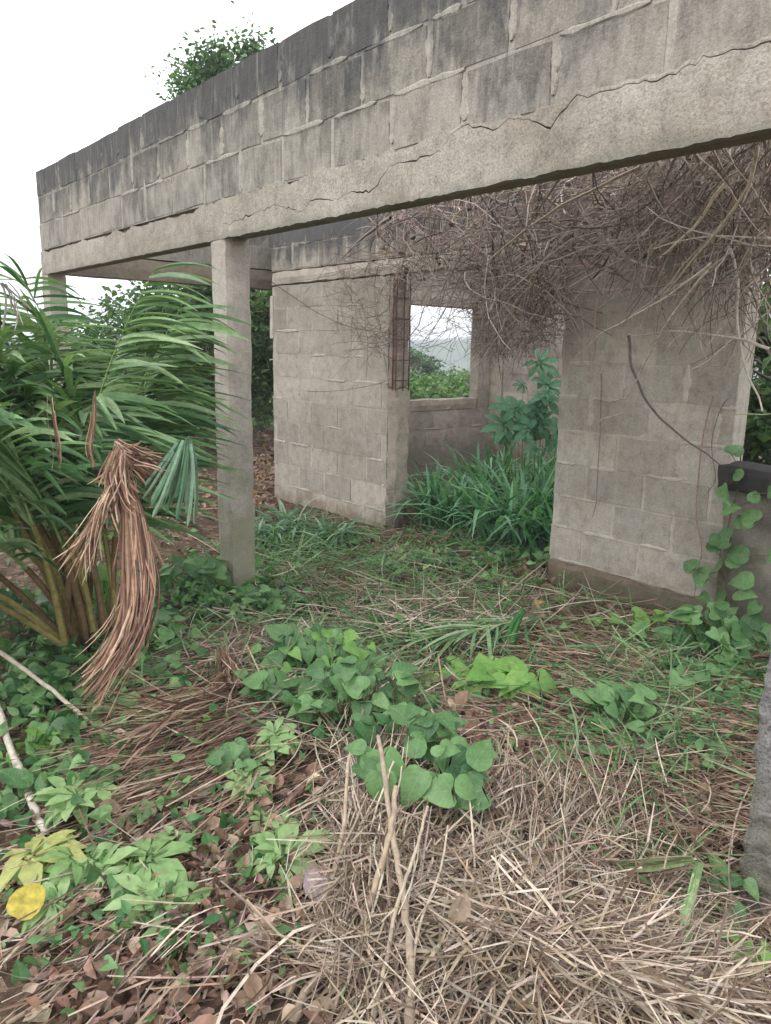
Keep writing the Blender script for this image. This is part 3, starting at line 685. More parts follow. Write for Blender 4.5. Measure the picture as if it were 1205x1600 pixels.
def build_creepers():
    c = creeper
    c(480, 1105, .24, .20, 57, 0.092, 'heart', 'dense mound of broad heart-shaped leaves left of the centre of the clearing', (.08, .24), seed=1)
    c(560, 1195, .22, .16, 47, 0.084, 'heart', 'heart-leaved creeper sprawling over dry stems at the centre of the foreground', (.10, .26), seed=2)
    c(650, 1265, .20, .16, 34, .085, 'heart', 'creeper leaves right of the tan stems, above the big drooping leaves', (.10, .28), seed=51)
    c(420, 1165, .20, .14, 30, .085, 'heart', 'lower left fringe of the leafy mound, smaller leaves', (.05, .18), seed=52)
    c(690, 1350, .12, .10, 15, 0.101, 'heart', 'few big drooping heart leaves hanging over the straw right of the upright stems', (.14, .30), seed=3, face=1.0)
    c(595, 1330, .09, .08, 10, 0.092, 'heart', 'small cluster of heart leaves hanging on the upright brown stems', (.14, .27), seed=4, face=1.0)
    c(365, 1265, .10, .08, 10, 0.084, 'heart', 'three or four dark heart leaves above the brown twigs left of the mound', (.05, .14), seed=5)
    c(235, 1265, .17, .10, 20, 0.075, 'heart', 'dark creeper between the fallen palm frond and the lobed seedlings', (.03, .10), seed=6)
    c(980, 1165, .26, .14, 37, 0.092, 'heart', 'dark heart-leaved creeper on the brown matting in front of the right wall', (.05, .17), seed=7)
    c(905, 1225, .16, .10, 23, 0.062, 'heart', 'small-leaved creeper just left of and below the one before the right wall', (.03, .11), seed=8)
    c(1075, 1215, .18, .12, 23, 0.053, 'oval', 'sparse small weeds among dead leaves near the grey near pillar', (.02, .10), seed=9)
    c(790, 1110, .20, .10, 18, 0.132, 'lit', 'bright yellow-green large leaves lying open in the centre right', (.06, .16), seed=10)
    c(715, 1080, .14, .10, 17, 0.079, 'lit', 'paler small leaves just left of the bright yellow-green leaves', (.03, .10), seed=24)
    c(1110, 1040, .24, .16, 34, 0.114, 'heart', 'round-leaved creeper at the foot of the low wall on the right', (.05, .28), seed=11, face=.9)
    c(1140, 1360, .12, .08, 15, 0.075, 'heart', 'leafy weed left of the foot of the near grey pillar', (.03, .14), seed=12)
    c(1180, 1460, .14, .09, 27, 0.040, 'lit', 'small pale clover-like leaves below the near grey pillar', (.05, .12), seed=13)
    c(820, 1275, .12, .07, 15, 0.048, 'oval', 'tiny green weed sprouting at the upper edge of the straw', (.02, .08), seed=14)
    c(45, 1000, .18, .16, 27, 0.106, 'heart', 'broad-leaved creeper at the left edge under the palm', (.05, .30), seed=15)
    c(150, 985, .16, .12, 17, 0.123, 'lit', 'light green broad leaves growing among the palm stalks', (.10, .26), seed=16)
    c(250, 1040, .20, .14, 30, 0.088, 'heart', 'creeper leaves right of the hanging dead frond', (.04, .18), seed=17)
    c(215, 1090, .20, .10, 30, 0.075, 'heart', 'creeper spread in front of the tip of the hanging dead frond', (.03, .13), seed=18)
    c(55, 1110, .26, .14, 44, 0.070, 'heart', 'creeper mat at the left edge below the pale fallen stick', (.03, .13), seed=19)
    c(115, 1180, .20, .10, 34, 0.075, 'heart', 'pale creeper patch beside the thick pale stick', (.02, .10), seed=20)
    c(40, 1265, .16, .10, 23, 0.075, 'heart', 'creeper at the left edge crossing the thick pale stick', (.02, .12), seed=21)
    c(310, 940, .26, .20, 44, 0.088, 'heart', 'dark creeper between the palm and the middle pillar', (.04, .26), seed=22)
    c(430, 965, .26, .20, 44, 0.070, 'heart', 'creeper leaves around the foot of the middle pillar', (.04, .18), seed=23)
    c(640, 900, .35, .25, 44, 0.079, 'heart', 'low creeper patch before the doorway', (.03, .13), seed=25)
    c(760, 925, .30, .20, 30, 0.070, 'oval', 'low weeds right of the creeper patch before the doorway', (.03, .12), seed=26)
    c(835, 885, .16, .25, 23, 0.079, 'oval', 'green weed at the left foot of the right-hand wall', (.04, .18), seed=27)
    c(520, 1120, .20, .14, 16, .06, 'lit', 'fresh light green sprouts poking through the leafy mound', (.12, .27), seed=53)
    c(300, 1200, .20, .12, 14, .06, 'lit', 'small light green sprouts over the fallen dead frond', (.04, .12), seed=54)
    c(60, 1200, .18, .12, 18, .075, 'lit', 'light green creeper leaves between the two pale sticks', (.04, .12), seed=55)
    c(1010, 1005, .20, .14, 12, .09, 'lit', 'light green leaves at the foot of the right wall', (.04, .16), seed=56)
    c(1090, 1110, .22, .16, 16, .08, 'heart', 'scattered leaves in front of the low wall on the right', (.03, .12), seed=57)
    c(880, 1420, .30, .20, 9, .05, 'oval', 'few tiny weeds pushing through the straw heap', (.05, .10), seed=58)
    # lobed seedlings
    k = dict(cat='seedling', name='lobed_seedling', face=.3, petiole=.1)
    c(125, 1300, 0.088, 0.062, 7, 0.132, 'cassava', 'largest pale lobed seedling, above the yellowing one', (.05, .12), seed=30, **k)
    c(60, 1385, 0.075, 0.062, 6, 0.138, 'cassava_y', 'yellowing lobed seedling at the left', (.04, .09), seed=31, **k)
    c(140, 1400, 0.088, 0.062, 6, 0.127, 'cassava', 'pale lobed seedling just right of the yellowing one', (.04, .10), seed=32, **k)
    c(228, 1410, 0.062, 0.050, 5, 0.121, 'cassava', 'lobed seedling beside the thin leaning branch', (.04, .09), seed=33, **k)
    c(245, 1465, 0.075, 0.062, 6, 0.103, 'cassava', 'lobed seedling below the thin leaning branch', (.03, .08), seed=34, **k)
    c(95, 1455, 0.062, 0.050, 5, 0.103, 'cassava', 'faded lobed seedling right of the yellow leaf', (.03, .08), seed=35, **k)
    c(440, 1410, 0.062, 0.050, 5, 0.138, 'cassava', 'folded bright lobed seedling left of the upright stems', (.04, .10), seed=36, **k)
    c(382, 1290, 0.050, 0.037, 4, 0.103, 'cassava', 'small lobed seedling below the dark heart leaves', (.04, .08), seed=37, **k)
    c(432, 1235, 0.050, 0.037, 5, 0.092, 'cassava', 'small pale lobed seedling at the left foot of the leafy mound', (.04, .09), seed=38, **k)
    c(430, 1340, 0.050, 0.050, 5, 0.086, 'cassava', 'tiny lobed seedling among dead leaves left of the upright stems', (.03, .07), seed=39, **k)
    c(285, 1500, 0.062, 0.050, 5, 0.092, 'cassava', 'dull lobed seedling near the lower left among brown leaves', (.02, .06), seed=40, **k)
    # taller leafy plant in the back room, and the creeper climbing the low wall
    b = WP(-.02, IO + .85); creeper(0, 0, .24, .24, 30, .17, 'teal', 'tall lobed-leaf plant inside the room against the edge of the right wall', (.65, 1.45), base=b, cat='plant', name='leafy_plant', face=1.2, seed=50)
    r = random.Random(4); root = empty('climbing_creeper', tuple(WP(2.05, IO - .09))); tag(root, 'creeper climbing the low wall below the dark sill on the right', 'creeper')
    st = []
    for i, (s, z) in enumerate(((.02, .12), (.10, .2), (.0, .30), (.06, .38), (.14, .40), (.02, .46), (.10, .55), (.16, .62), (.04, .70), (.02, .82), (.12, .88), (.05, .99), (.16, .28), (.22, .16), (-.04, .2), (.2, .48), (.24, .35), (.18, .76), (.3, .1), (.28, .24), (-.02, .52), (.22, .66), (.1, .1), (-.08, .34), (.3, .5), (.26, .82))):
        p = Vector((WD[0] * s + WN[0] * -.04, WD[1] * s + WN[1] * -.04, z)); st.append(p)
        o = link('leaf', r.choice(LM['heart']), None, root); M = basis((-WN[0] + r.gauss(0, .3), -WN[1] + r.gauss(0, .3), .45), r.uniform(-3, 3)).to_4x4(); M.translation = p
        o.matrix_local = M @ Matrix.Scale(r.uniform(.08, .15), 4)
    mb = MB(); q = np.array([(WD[0] * .07 + .02 * math.sin(z * 9), WD[1] * .07, z) for z in np.linspace(0, 1.0, 12)]); tubes(mb, q[None], .004, [(.12, .10, .05)], 5)
    for p in st:
        z = min(1, p.z); e = np.array(p); s0 = np.array([WD[0] * .07, WD[1] * .07, max(0, z - .05)]); tubes(mb, [[s0, (s0 + e) / 2, e]], .002, [(.12, .13, .05)], 4)
    link('stem', mb.mesh('stem'), MAT['wood'], root)
build_creepers()

def blades(n, L, w, spread, cols, droop=.8, K=6, seed=0, el=(60, 88), R=.06):
    g = np.random.default_rng(seed); az = g.uniform(0, 2 * math.pi, n); e = np.radians(g.uniform(el[0], el[1], n)); ln = g.uniform(.55, 1, n) * L
    d = np.stack([np.cos(az) * np.cos(e), np.sin(az) * np.cos(e), np.sin(e)], -1); h = np.stack([np.cos(az), np.sin(az), np.zeros(n)], -1)
    t = np.linspace(0, 1, K); X = d[:, None] * (t[None, :, None] * ln[:, None, None])
    dr = droop * g.uniform(.4, 1.3, n) * ln; X = X + h[:, None] * (t[None] ** 2 * dr[:, None] * .7)[..., None]; X[..., 2] -= t[None] ** 2.4 * dr[:, None]
    o = g.normal(0, R, (n, 2)); X[..., 0] += o[:, :1]; X[..., 1] += o[:, 1:]; X[..., 2] = np.maximum(X[..., 2], .01)
    side = np.cross(h, np.array([0, 0, 1.])); ww = g.uniform(.7, 1.2, n)[:, None] * w * np.array([.55, .9, 1, .9, .6, .05])[None]
    mb = MB(); c = np.array(cols)[g.integers(0, len(cols), n)] * g.normal(1, .15, (n, 1)); ribbons(mb, X, ww, side, np.clip(c, .01, .7), .3); return mb
def build_grass():
    GB = [(.06, .17, .08), (.10, .25, .12), (.15, .32, .17), (.22, .40, .24)]
    ms = []
    for i in range(4): ms.append(blades(50, .85, .015, .1, GB, .55, seed=i, R=.07).mesh('grass_clump', True))
    r = random.Random(9)
    for i in range(34):
        s = r.uniform(-.62, .86); off = IO + r.uniform(.25, 2.4)
        s += (off - IO) * -.12
        p = WP(s, off); o = link('grass_clump', ms[i % 4], MAT['leafstuff']); o.location = (p[0], p[1], float(gz(p[0], p[1])))
        k = r.uniform(.95, 1.3); o.scale = (k, k, k); o.rotation_euler = (0, 0, r.uniform(0, 6.28))
        tag(o, 'broad-bladed green grass clump growing in the room behind the doorway', 'grass', 'grass clumps inside the doorway')
    PB = [(.12, .22, .13), (.18, .29, .18), (.24, .35, .24), (.08, .17, .08)]
    pts = [(455, 835, 1.0, 'arching pale green grass tuft at the left foot of the inner wall'), (525, 850, .75, 'smaller arching grass tuft right of the larger one before the inner wall'), (425, 850, .8, 'grass tuft just right of the middle pillar')]
    for i, (px, py, k, lab) in enumerate(pts):
        p = G(px, py); o = link('grass_tuft', blades(90, .62 * k, .011, .1, PB, 1.0, seed=20 + i, el=(45, 85), R=.07).mesh('grass_tuft', True), MAT['leafstuff']); o.location = (p[0], p[1], float(gz(p[0], p[1]))); tag(o, lab, 'grass')
build_grass()

# ------------------------------------------------------------------ palm
def frond_curve(base, az, el, L, curve, K=26):
    a = math.radians(az); p = np.array(base, float); out = [p.copy()]; e = math.radians(el)
    for k in range(K - 1):
        t = k / (K - 1); ee = e - math.radians(curve) * t ** 1.5
        p = p + np.array([math.cos(a) * math.cos(ee), math.sin(a) * math.cos(ee), math.sin(ee)]) * L / (K - 1); out.append(p.copy())
    return np.array(out)
def build_palm():
    g = np.random.default_rng(5)
    b = G(135, 1035); z0 = float(gz(b[0], b[1])); root = empty('oil_palm', (b[0], b[1], z0)); tag(root, 'young oil palm with wind-swept green fronds before the left part of the front wall', 'palm')
    # az, elevation, length, curve, wind, petiole share, leaflet length, individually built
    spec = [(30, 86, 1.88, 30, 1.2, .34, .50, 1), (150, 82, 2.02, 42, .9, .34, .50, 1), (190, 77, 1.98, 56, .6, .36, .48, 1), (60, 82, 1.68, 40, 1.0, .36, .46, 1),
            (170, 66, 1.75, 60, .5, .34, .46, 0), (140, 74, 1.75, 60, .7, .36, .46, 0), (240, 68, 1.55, 80, .5, .38, .42, 0),
            (200, 85, 1.9, 45, .8, .36, .48, 0), (110, 78, 1.75, 55, .9, .34, .46, 0), (180, 52, 1.5, 60, .3, .36, .42, 0),
            (215, 56, 1.4, 80, .4, .40, .40, 0), (130, 60, 1.55, 80, .4, .38, .42, 0), (265, 78, 1.6, 60, .6, .38, .44, 0), (310, 84, 1.5, 60, .8, .40, .40, 0), (180, 84, 1.98, 46, .9, .36, .50, 0), (215, 79, 1.85, 60, .5, .36, .46, 0), (235, 76, 1.85, 50, .4, .36, .46, 0), (140, 84, 1.95, 42, .9, .34, .48, 0), (175, 80, 1.95, 52, .7, .34, .46, 0), (120, 80, 1.85, 48, 1.0, .34, .46, 0), (205, 82, 1.9, 56, .6, .34, .44, 0), (60, 87, 1.75, 40, 1.1, .34, .5, 0),
            (160, 84, 1.75, 70, 1.0, .36, .46, 0), (230, 82, 1.7, 60, .8, .38, .44, 0), (150, 86, 1.6, 60, 1.1, .38, .46, 0), (195, 62, 1.6, 85, .4, .38, .44, 0), (80, 86, 1.5, 70, 1.0, .38, .44, 0), (170, 72, 1.8, 58, .5, .34, .44, 0), (190, 44, 1.3, 50, .3, .4, .36, 0)]
    for fi, (az, el, L, cv, wind, pet, ll, ind) in enumerate(spec):
        bb = np.array([g.normal(0, .07), g.normal(0, .06), .0]); C = frond_curve(bb, az, el, L, cv); K = len(C)
        mb = MB(); t = np.linspace(0, 1, K); olive = np.array([.20, .17, .06]) if fi % 3 else np.array([.15, .10, .05])
        col = np.array([.17, .25, .09])
        k0 = int(K * pet)
        tubes(mb, C[None, :k0 + 1], (.017 * (1 - .6 * t[:k0 + 1]))[None], [olive], 6); tubes(mb, C[None, k0:], (.017 * (1 - .6 * t[k0:]) * (1.02 - t[k0:] * .8))[None], [col], 5)
        fr = link('frond', mb.mesh('frond'), MAT['wood'], root)
        T_ = unit(np.gradient(C, axis=0)); n = 32 if ind else 30; mj = MB()
        for k in range(n):
            f = pet + (1 - pet) * (k + .5) / n; x = f * (K - 1); i = int(x); q = min(i + 1, K - 1); p = C[i] + (C[q] - C[i]) * (x - i); tg = T_[i]
            sd = unit(np.cross(tg, np.array([0, 0, 1.]) + 1e-3)); prof = math.sin(math.pi * min(1, .25 + .75 * (k + 1) / n)) ** .5 if k < n * .85 else .65
            for s in (-1, 1):
                d0 = unit(tg * g.uniform(.5, .9) + sd * s * g.uniform(.6, 1.0) + np.array([wind, .05, .12 - .38 * (wind > .75)]) * g.uniform(.6, 1.1)); ln = ll * max(.45, prof) * g.uniform(.75, 1.15)
                u = np.linspace(0, 1, 7); dr = g.uniform(.12, .5)
                X = p + d0 * (u[:, None] * ln); X[:, 2] -= dr * ln * u ** 2.2; X[:, 0] += wind * .10 * ln * u ** 2
                w = g.uniform(.012, .022) * np.array([.45, .85, 1, 1, .85, .55, .05])
                sv = unit(np.cross(d0, unit(np.array([g.normal(0, .5), -.4 + g.normal(0, .4), 1])))) 
                if ind:
                    m2 = MB(); ribbons(m2, X[None], w[None], sv[None], [(1, 1, 1)], .45); link('leaflet', m2.mesh('leaflet'), MAT['palm'], fr)
                else: ribbons(mj, X[None], w[None], sv[None], pal(1, [(.055, .135, .05), (.10, .20, .075), (.16, .27, .11), (.23, .34, .17)], .15), .45)
        if not ind: tag(link('leaflets', mj.mesh('leaflets'), MAT['leafstuff'], fr), kind='stuff')
    # dead fronds on the palm
    def bundle(name, pts, wid, n, cols, label, seed, r=(.0012, .0028), cat='dead frond', flat=.5, wav=1.0, fray=0.0):
        gg = np.random.default_rng(seed); pts = np.array(pts); K = 14; tt = np.linspace(0, len(pts) - 1, K); C = np.stack([np.interp(tt, np.arange(len(pts)), pts[:, j]) for j in range(3)], -1)
        for _ in range(2): C[1:-1] = (C[:-2] + C[1:-1] * 2 + C[2:]) / 4
        W = np.interp(tt, np.arange(len(wid)), wid); T_ = unit(np.gradient(C, axis=0)); sd = unit(np.cross(T_, np.array([0, 1., .05]))); dp = np.cross(T_, sd)
        a = np.clip(gg.normal(0, .24, n), -.5, .5); c = np.clip(gg.normal(0, .24, n), -.5, .5) * flat; ph = gg.uniform(0, 6, n); t = np.linspace(0, 1, K)
        lo = gg.uniform(-.0, .25, n); hi = gg.uniform(.7, 1.0, n)
        if fray: hi = np.where(gg.random(n) < .45, gg.uniform(.35, .9, n), hi); lo = np.where(gg.random(n) < .2, gg.uniform(.2, .5, n), lo)
        ts = lo[:, None] + (hi - lo)[:, None] * t[None]; ii = ts * (K - 1); i0 = np.clip(ii.astype(int), 0, K - 2); fr_ = (ii - i0)[..., None]
        def pick(A): return A[i0] * (1 - fr_) + A[i0 + 1] * fr_
        Wk = (W[i0] * (1 - fr_[..., 0]) + W[i0 + 1] * fr_[..., 0])
        X = pick(C) + pick(sd) * ((a[:, None] + wav * (.06 * np.sin(ts * 5 + ph[:, None]) + .02 * np.sin(ts * 17 + 2 * ph[:, None]))) * Wk)[..., None] + pick(dp) * ((c[:, None]) * Wk)[..., None]
        if fray:     # torn ends splay out of the bundle and droop on their own
            u_ = np.linspace(0, 1, K)[None, :, None] ** 2.2; X = X + u_ * (pick(sd) * gg.normal(0, fray, (n, 1, 1)) + pick(dp) * gg.normal(0, fray, (n, 1, 1)) + np.array([0, 0, -1.]) * np.abs(gg.normal(0, fray * .6, (n, 1, 1))))
        mb = MB(); q = gg.uniform(r[0], r[1], n)[:, None] * np.ones(K)[None]; q[:, -1] *= .3
        ribbons(mb, X, q * 1.9, np.tile([1., .2, 0], (n, 1)) + gg.normal(0, .5, (n, 3)), pal(n, cols, .2), .5)
        o = link(name, mb.mesh(name), MAT['drystuff']); tag(o, label, cat); return o
    dist = 2.72
    rd = [(.27, .155, .105), (.36, .225, .155), (.19, .105, .075), (.45, .31, .23), (.12, .07, .05)]
    q = lambda *a: [D(x, y, d) for x, y, d in a]
    bundle('dead_frond', q((200, 760, 2.75), (208, 800, 2.68), (214, 860, 2.62), (222, 920, 2.56), (205, 990, 2.5), (165, 1050, 2.45), (128, 1088, 2.42)), [.04, .07, .10, .115, .095, .07, .05], 230, rd, 'reddish brown dead frond hanging and curving down in front of the palm stalks', 1, (.0004, .0024), fray=.03)
    bundle('dead_frond', q((180, 690, 2.8), (200, 712, 2.75), (235, 722, 2.75), (262, 730, 2.8)), [.03, .08, .09, .10], 120, rd, 'twisted brown dead leaf bunch folded over at the head of the hanging frond', 2, (.0006, .0018), fray=.04)
    bundle('dead_frond', q((190, 700, 2.72), (182, 740, 2.7), (190, 780, 2.7), (205, 800, 2.7)), [.05, .08, .06, .04], 90, rd, 'dark brown crumpled leaf base joining the hanging frond to the palm', 3, (.0006, .0018), fray=.035)
    bundle('dead_frond', q((178, 750, 2.7), (155, 800, 2.66), (135, 850, 2.62), (118, 900, 2.6)), [.03, .05, .045, .02], 60, rd + [(.5, .38, .26)], 'thin pale brown dead strand bunch left of the hanging frond', 4, (.0006, .0013), fray=.03)
    bundle('dead_frond', q((148, 610, 2.75), (146, 660, 2.72), (138, 700, 2.7), (150, 740, 2.7)), [.015, .03, .035, .03], 9, rd, 'dark dry leaf shred hanging high in the middle of the palm', 5, (.0005, .0012))
    bundle('dead_frond', q((78, 610, 2.75), (82, 660, 2.72), (90, 700, 2.7), (88, 740, 2.7)), [.015, .03, .03, .03], 8, rd, 'dark dry leaf shred hanging in the left half of the palm', 6, (.0005, .0012))
    bundle('dead_frond', q((0, 440, 2.6), (15, 450, 2.6), (30, 480, 2.6), (38, 510, 2.6)), [.03, .04, .05, .03], 9, [(.25, .23, .2), (.35, .3, .27)], 'grey curled dry leaf tips at the left edge of the palm crown', 7, (.0008, .0018), fray=.04)
    # folded blue-green leaflets bunch
    bundle('folded_frond', q((292, 680, 2.75), (285, 720, 2.72), (270, 770, 2.7), (255, 810, 2.7)), [.02, .12, .22, .30], 26, [(.15, .25, .16), (.21, .31, .21), (.09, .18, .10)], 'folded grey-green palm leaf hanging right of the dead frond', 8, (.0025, .0045), 'palm leaf', wav=.15)
    # dead frond lying on the ground
    GB = lambda *a: [G(x, y, z) for x, y, z in a]
    bundle('fallen_frond', GB((390, 1085, .13), (330, 1140, .11), (250, 1190, .08), (150, 1250, .05)), [.16, .30, .48, .62], 300, rd + [(.45, .33, .25), (.08, .05, .04)], 'dark reddish dead palm frond lying across the ground left of the leafy mound', 9, (.0006, .002), cat='fallen frond', fray=.09, flat=.12)
    bundle('fallen_frond', GB((345, 1020, .20), (360, 1060, .2), (352, 1100, .2)), [.12, .16, .06], 120, rd, 'upper folded end of the dead frond behind the leafy mound', 10, cat='fallen frond', fray=.06)
    def lying(pts, n, ll, cols, label, seed, w=.008):
        gg = np.random.default_rng(seed); pts = np.array(GB(*pts)); tt = np.linspace(0, len(pts) - 1, 20); C = np.stack([np.interp(tt, np.arange(len(pts)), pts[:, j]) for j in range(3)], -1)
        rt = empty('fallen_frond', tuple(C[0])); C = C - C[0]; tag(rt, label, 'fallen frond')
        m = MB(); tubes(m, C[None], (.007 * np.linspace(1, .4, 20))[None], [(.30, .34, .16)], 5); link('midrib', m.mesh('midrib'), MAT['wood'], rt)
        me_ = MB(); tg = unit(np.gradient(C, axis=0))
        for k in range(n):
            i = int(gg.uniform(1, 19)); sg = gg.choice([-1, 1]); sd = np.array([-tg[i][1], tg[i][0], 0]) * sg
            d0 = unit(tg[i] * gg.uniform(.7, 1.5) + sd * gg.uniform(.1, .9) + np.array([0, 0, gg.uniform(-.05, .30)])); ln = ll * gg.uniform(.5, 1.1); u = np.linspace(0, 1, 7)
            X = C[i] + d0 * (u[:, None] * ln) + sd * (gg.normal(0, .15) * ln * u ** 2)[:, None]; X[:, 2] -= gg.uniform(.1, .45) * ln * u ** 2; wx = X + np.array(rt.location)
            X[:, 2] = np.maximum(X[:, 2], gz(wx[:, 0], wx[:, 1]) + .008 - rt.location[2])
            ribbons(me_, X[None], (w * gg.uniform(.6, 1.2) * np.array([.5, .9, 1, 1, .8, .5, .05]))[None], unit(np.cross(d0, [gg.normal(0, .4), gg.normal(0, .4), 1.]))[None], pal(1, cols, .15), .4)
        tag(link('leaflets', me_.mesh('leaflets'), MAT['leafstuff'], rt), kind='stuff')
    lying([(835, 965, .12), (740, 985, .17), (640, 1000, .12), (540, 1020, .05)], 90, .42, [(.16, .28, .13), (.22, .34, .17), (.30, .38, .24), (.10, .2, .08)], 'cut pale green palm frond lying in the middle of the veranda', 11)
    lying([(420, 985, .12), (500, 990, .12), (600, 985, .08)], 50, .36, [(.14, .26, .12), (.20, .31, .17), (.09, .19, .08)], 'second cut green frond lying at the foot of the middle pillar', 15, .006)
    bundle('fallen_frond', GB((820, 950, .26), (800, 985, .14), (795, 1020, .06)), [.02, .05, .02], 8, [(.05, .16, .05)], 'upright dark green blade beside the cut green frond', 12, (.006, .008), 'leaf blade')
    bundle('green_blade', GB((1093, 1345, .12), (1075, 1420, .12), (1068, 1500, .1)), [.008, .045, .03], 7, [(.26, .36, .17), (.2, .31, .12)], 'bent pale green blades folded down over the straw near the grey pillar', 13, (.005, .007), 'leaf blade')
    bundle('green_blade', GB((1092, 1342, .12), (1020, 1352, .1), (930, 1358, .07)), [.01, .05, .04], 14, [(.26, .34, .16), (.33, .36, .2)], 'flat pale green blades pointing left from the fold near the grey pillar', 14, (.003, .005), 'leaf blade')
build_palm()

# ------------------------------------------------------------------ sticks, stems, stalks
def stick(name, pts, rad, col, label, cat='stick', group=None, sides=7, seed=0, taper=.6, sub=6):
    pts = np.array([G(x, y, z) for x, y, z in pts]); n = (len(pts) - 1) * sub + 1; t = np.linspace(0, len(pts) - 1, n)
    C = np.stack([np.interp(t, np.arange(len(pts)), pts[:, j]) for j in range(3)], -1)
    for _ in range(3): C[1:-1] = (C[:-2] + 2 * C[1:-1] + C[2:]) / 4
    g = np.random.default_rng(seed + 100); C += g.normal(0, rad * .14, C.shape); C[:, 2] = np.maximum(C[:, 2], gz(C[:, 0], C[:, 1]) + rad * .5)
    mb = MB(); rr = rad * np.linspace(1, taper, n) * g.uniform(.88, 1.12, n); tubes(mb, C[None], rr[None], [col], sides)
    o = link(name, mb.mesh(name, True), MAT['wood']); tag(o, label, cat, group); return o
PALE = (.50, .42, .33); TAN = (.36, .27, .19); DBR = (.16, .11, .08)
def build_sticks():
    s = stick
    s('pale_stick', [(-30, 1000, .22), (60, 1060, .18), (130, 1120, .12), (205, 1172, .05)], .011, (.46, .40, .31), 'pale fallen stick slanting down from the left edge')
    s('pale_stick', [(-10, 1090, .10), (25, 1190, .09), (48, 1250, .07), (72, 1308, .04)], .014, (.56, .50, .42), 'thick bleached stick pointing down at the left edge', seed=1, taper=.9)
    s('woody_stem', [(640, 1610, .16), (642, 1500, .20), (628, 1380, .26), (608, 1260, .34), (592, 1150, .40)], .0105, (.34, .27, .20), 'upright tan stem running through the heart leaves, right one of the pair', 'stem', seed=2)
    s('woody_stem', [(520, 1560, .10), (560, 1470, .16), (588, 1380, .22), (612, 1300, .32), (618, 1230, .38)], .011, (.36, .28, .20), 'tan stem leaning under the heart leaves, left one of the pair', 'stem', seed=3)
    s('woody_stem', [(455, 1600, .10), (480, 1545, .13), (530, 1500, .14), (568, 1478, .15)], .012, (.33, .26, .19), 'thick stem lying low at the foot of the leaning stem', 'stem', seed=4)
    s('woody_stem', [(490, 1450, .12), (522, 1370, .18), (538, 1290, .26), (545, 1180, .34)], .008, (.38, .30, .22), 'thinner stem left of the stem pair', 'stem', seed=5)
    s('woody_stem', [(575, 1620, .14), (600, 1520, .18), (618, 1420, .24), (650, 1330, .30), (668, 1260, .34)], .006, (.40, .33, .25), 'thin pale stem right of the stem pair, reaching into the leaves', 'stem', seed=60)
    s('woody_stem', [(470, 1520, .10), (500, 1440, .15), (530, 1340, .22), (575, 1240, .32)], .005, (.30, .24, .18), 'thin leaning stem at the left of the stem group', 'stem', seed=61)
    s('woody_stem', [(640, 1560, .18), (652, 1450, .22), (690, 1360, .27), (700, 1290, .30)], .004, (.44, .37, .28), 'slender stalk holding up the big drooping heart leaves', 'stem', seed=62)
    s('thin_branch', [(10, 1610, .02), (100, 1540, .04), (160, 1495, .05), (235, 1400, .07), (300, 1335, .10), (375, 1265, .14), (405, 1205, .18)], .0065, (.30, .23, .17), 'long thin branch leaning from the lower left corner up to the mound', 'branch', seed=6)
    s('thin_branch', [(160, 1490, .05), (240, 1425, .07), (320, 1400, .08), (400, 1380, .08)], .0035, TAN, 'thin side branch crossing to the right among the seedlings', 'branch', seed=7)
    s('thin_branch', [(150, 1475, .05), (210, 1465, .05), (300, 1440, .06), (360, 1420, .06)], .0035, DBR, 'dark thin side branch lying below the other among the seedlings', 'branch', seed=8)
    s('thin_branch', [(330, 1455, .03), (350, 1490, .06), (400, 1492, .06), (440, 1465, .03)], .0025, DBR, 'curled thin twig beside the brown leaves at lower left', 'branch', seed=9)
    s('thin_branch', [(345, 1260, .12), (345, 1330, .08), (330, 1420, .05), (300, 1520, .03)], .0022, TAN, 'thin upright twig among dead leaves at left', 'branch', seed=10)
    s('dry_stalk', [(885, 1228, .06), (940, 1268, .07), (985, 1295, .06), (1055, 1322, .04)], .0045, (.58, .49, .38), 'pale stalk slanting across dead leaves above the straw', 'stalk', seed=11)
    s('dry_stalk', [(668, 1368, .2), (712, 1430, .15), (770, 1500, .12), (800, 1540, .08)], .004, (.58, .50, .40), 'pale straight stalk rising out of the straw to the heart leaves', 'stalk', seed=12)
    s('dry_stalk', [(615, 1190, .32), (585, 1270, .24), (555, 1400, .12)], .0035, (.55, .47, .36), 'pale stalk crossing in front of the stem pair', 'stalk', seed=13)
    s('dry_stalk', [(850, 1610, .10), (930, 1565, .13), (1060, 1550, .13), (1130, 1575, .12), (1215, 1592, .1)], .0045, (.62, .53, .42), 'long pale stalk arching along the bottom of the straw', 'stalk', seed=14)
    s('dry_stalk', [(755, 1310, .06), (810, 1275, .07), (860, 1262, .06)], .0035, (.52, .43, .34), 'short bent stalk on the upper edge of the straw', 'stalk', seed=15)
    s('dry_stalk', [(895, 1330, .1), (950, 1400, .13), (985, 1440, .12), (1000, 1500, .12)], .005, (.54, .46, .38), 'broad grey stalk bending through the middle of the straw', 'stalk', seed=16)
    s('dry_stalk', [(968, 1435, .15), (930, 1480, .15), (895, 1530, .13)], .006, (.60, .54, .46), 'pale flat stalk crossing the middle of the straw', 'stalk', seed=17)
    s('dry_stalk', [(1090, 1455, .06), (1150, 1455, .08), (1190, 1466, .08)], .004, (.56, .48, .38), 'pale stalk lying before the foot of the near pillar', 'stalk', seed=18)
    s('dry_stalk', [(700, 1130, .10), (730, 1180, .08), (755, 1225, .04)], .003, (.50, .38, .29), 'thin stalk left of the brown leaves in the centre', 'stalk', seed=19)
    s('dry_stalk', [(700, 1180, .2), (650, 1185, .22), (600, 1180, .25)], .005, (.30, .20, .14), 'brown broken stalk lying on top of the centre leaves', 'stalk', seed=20)
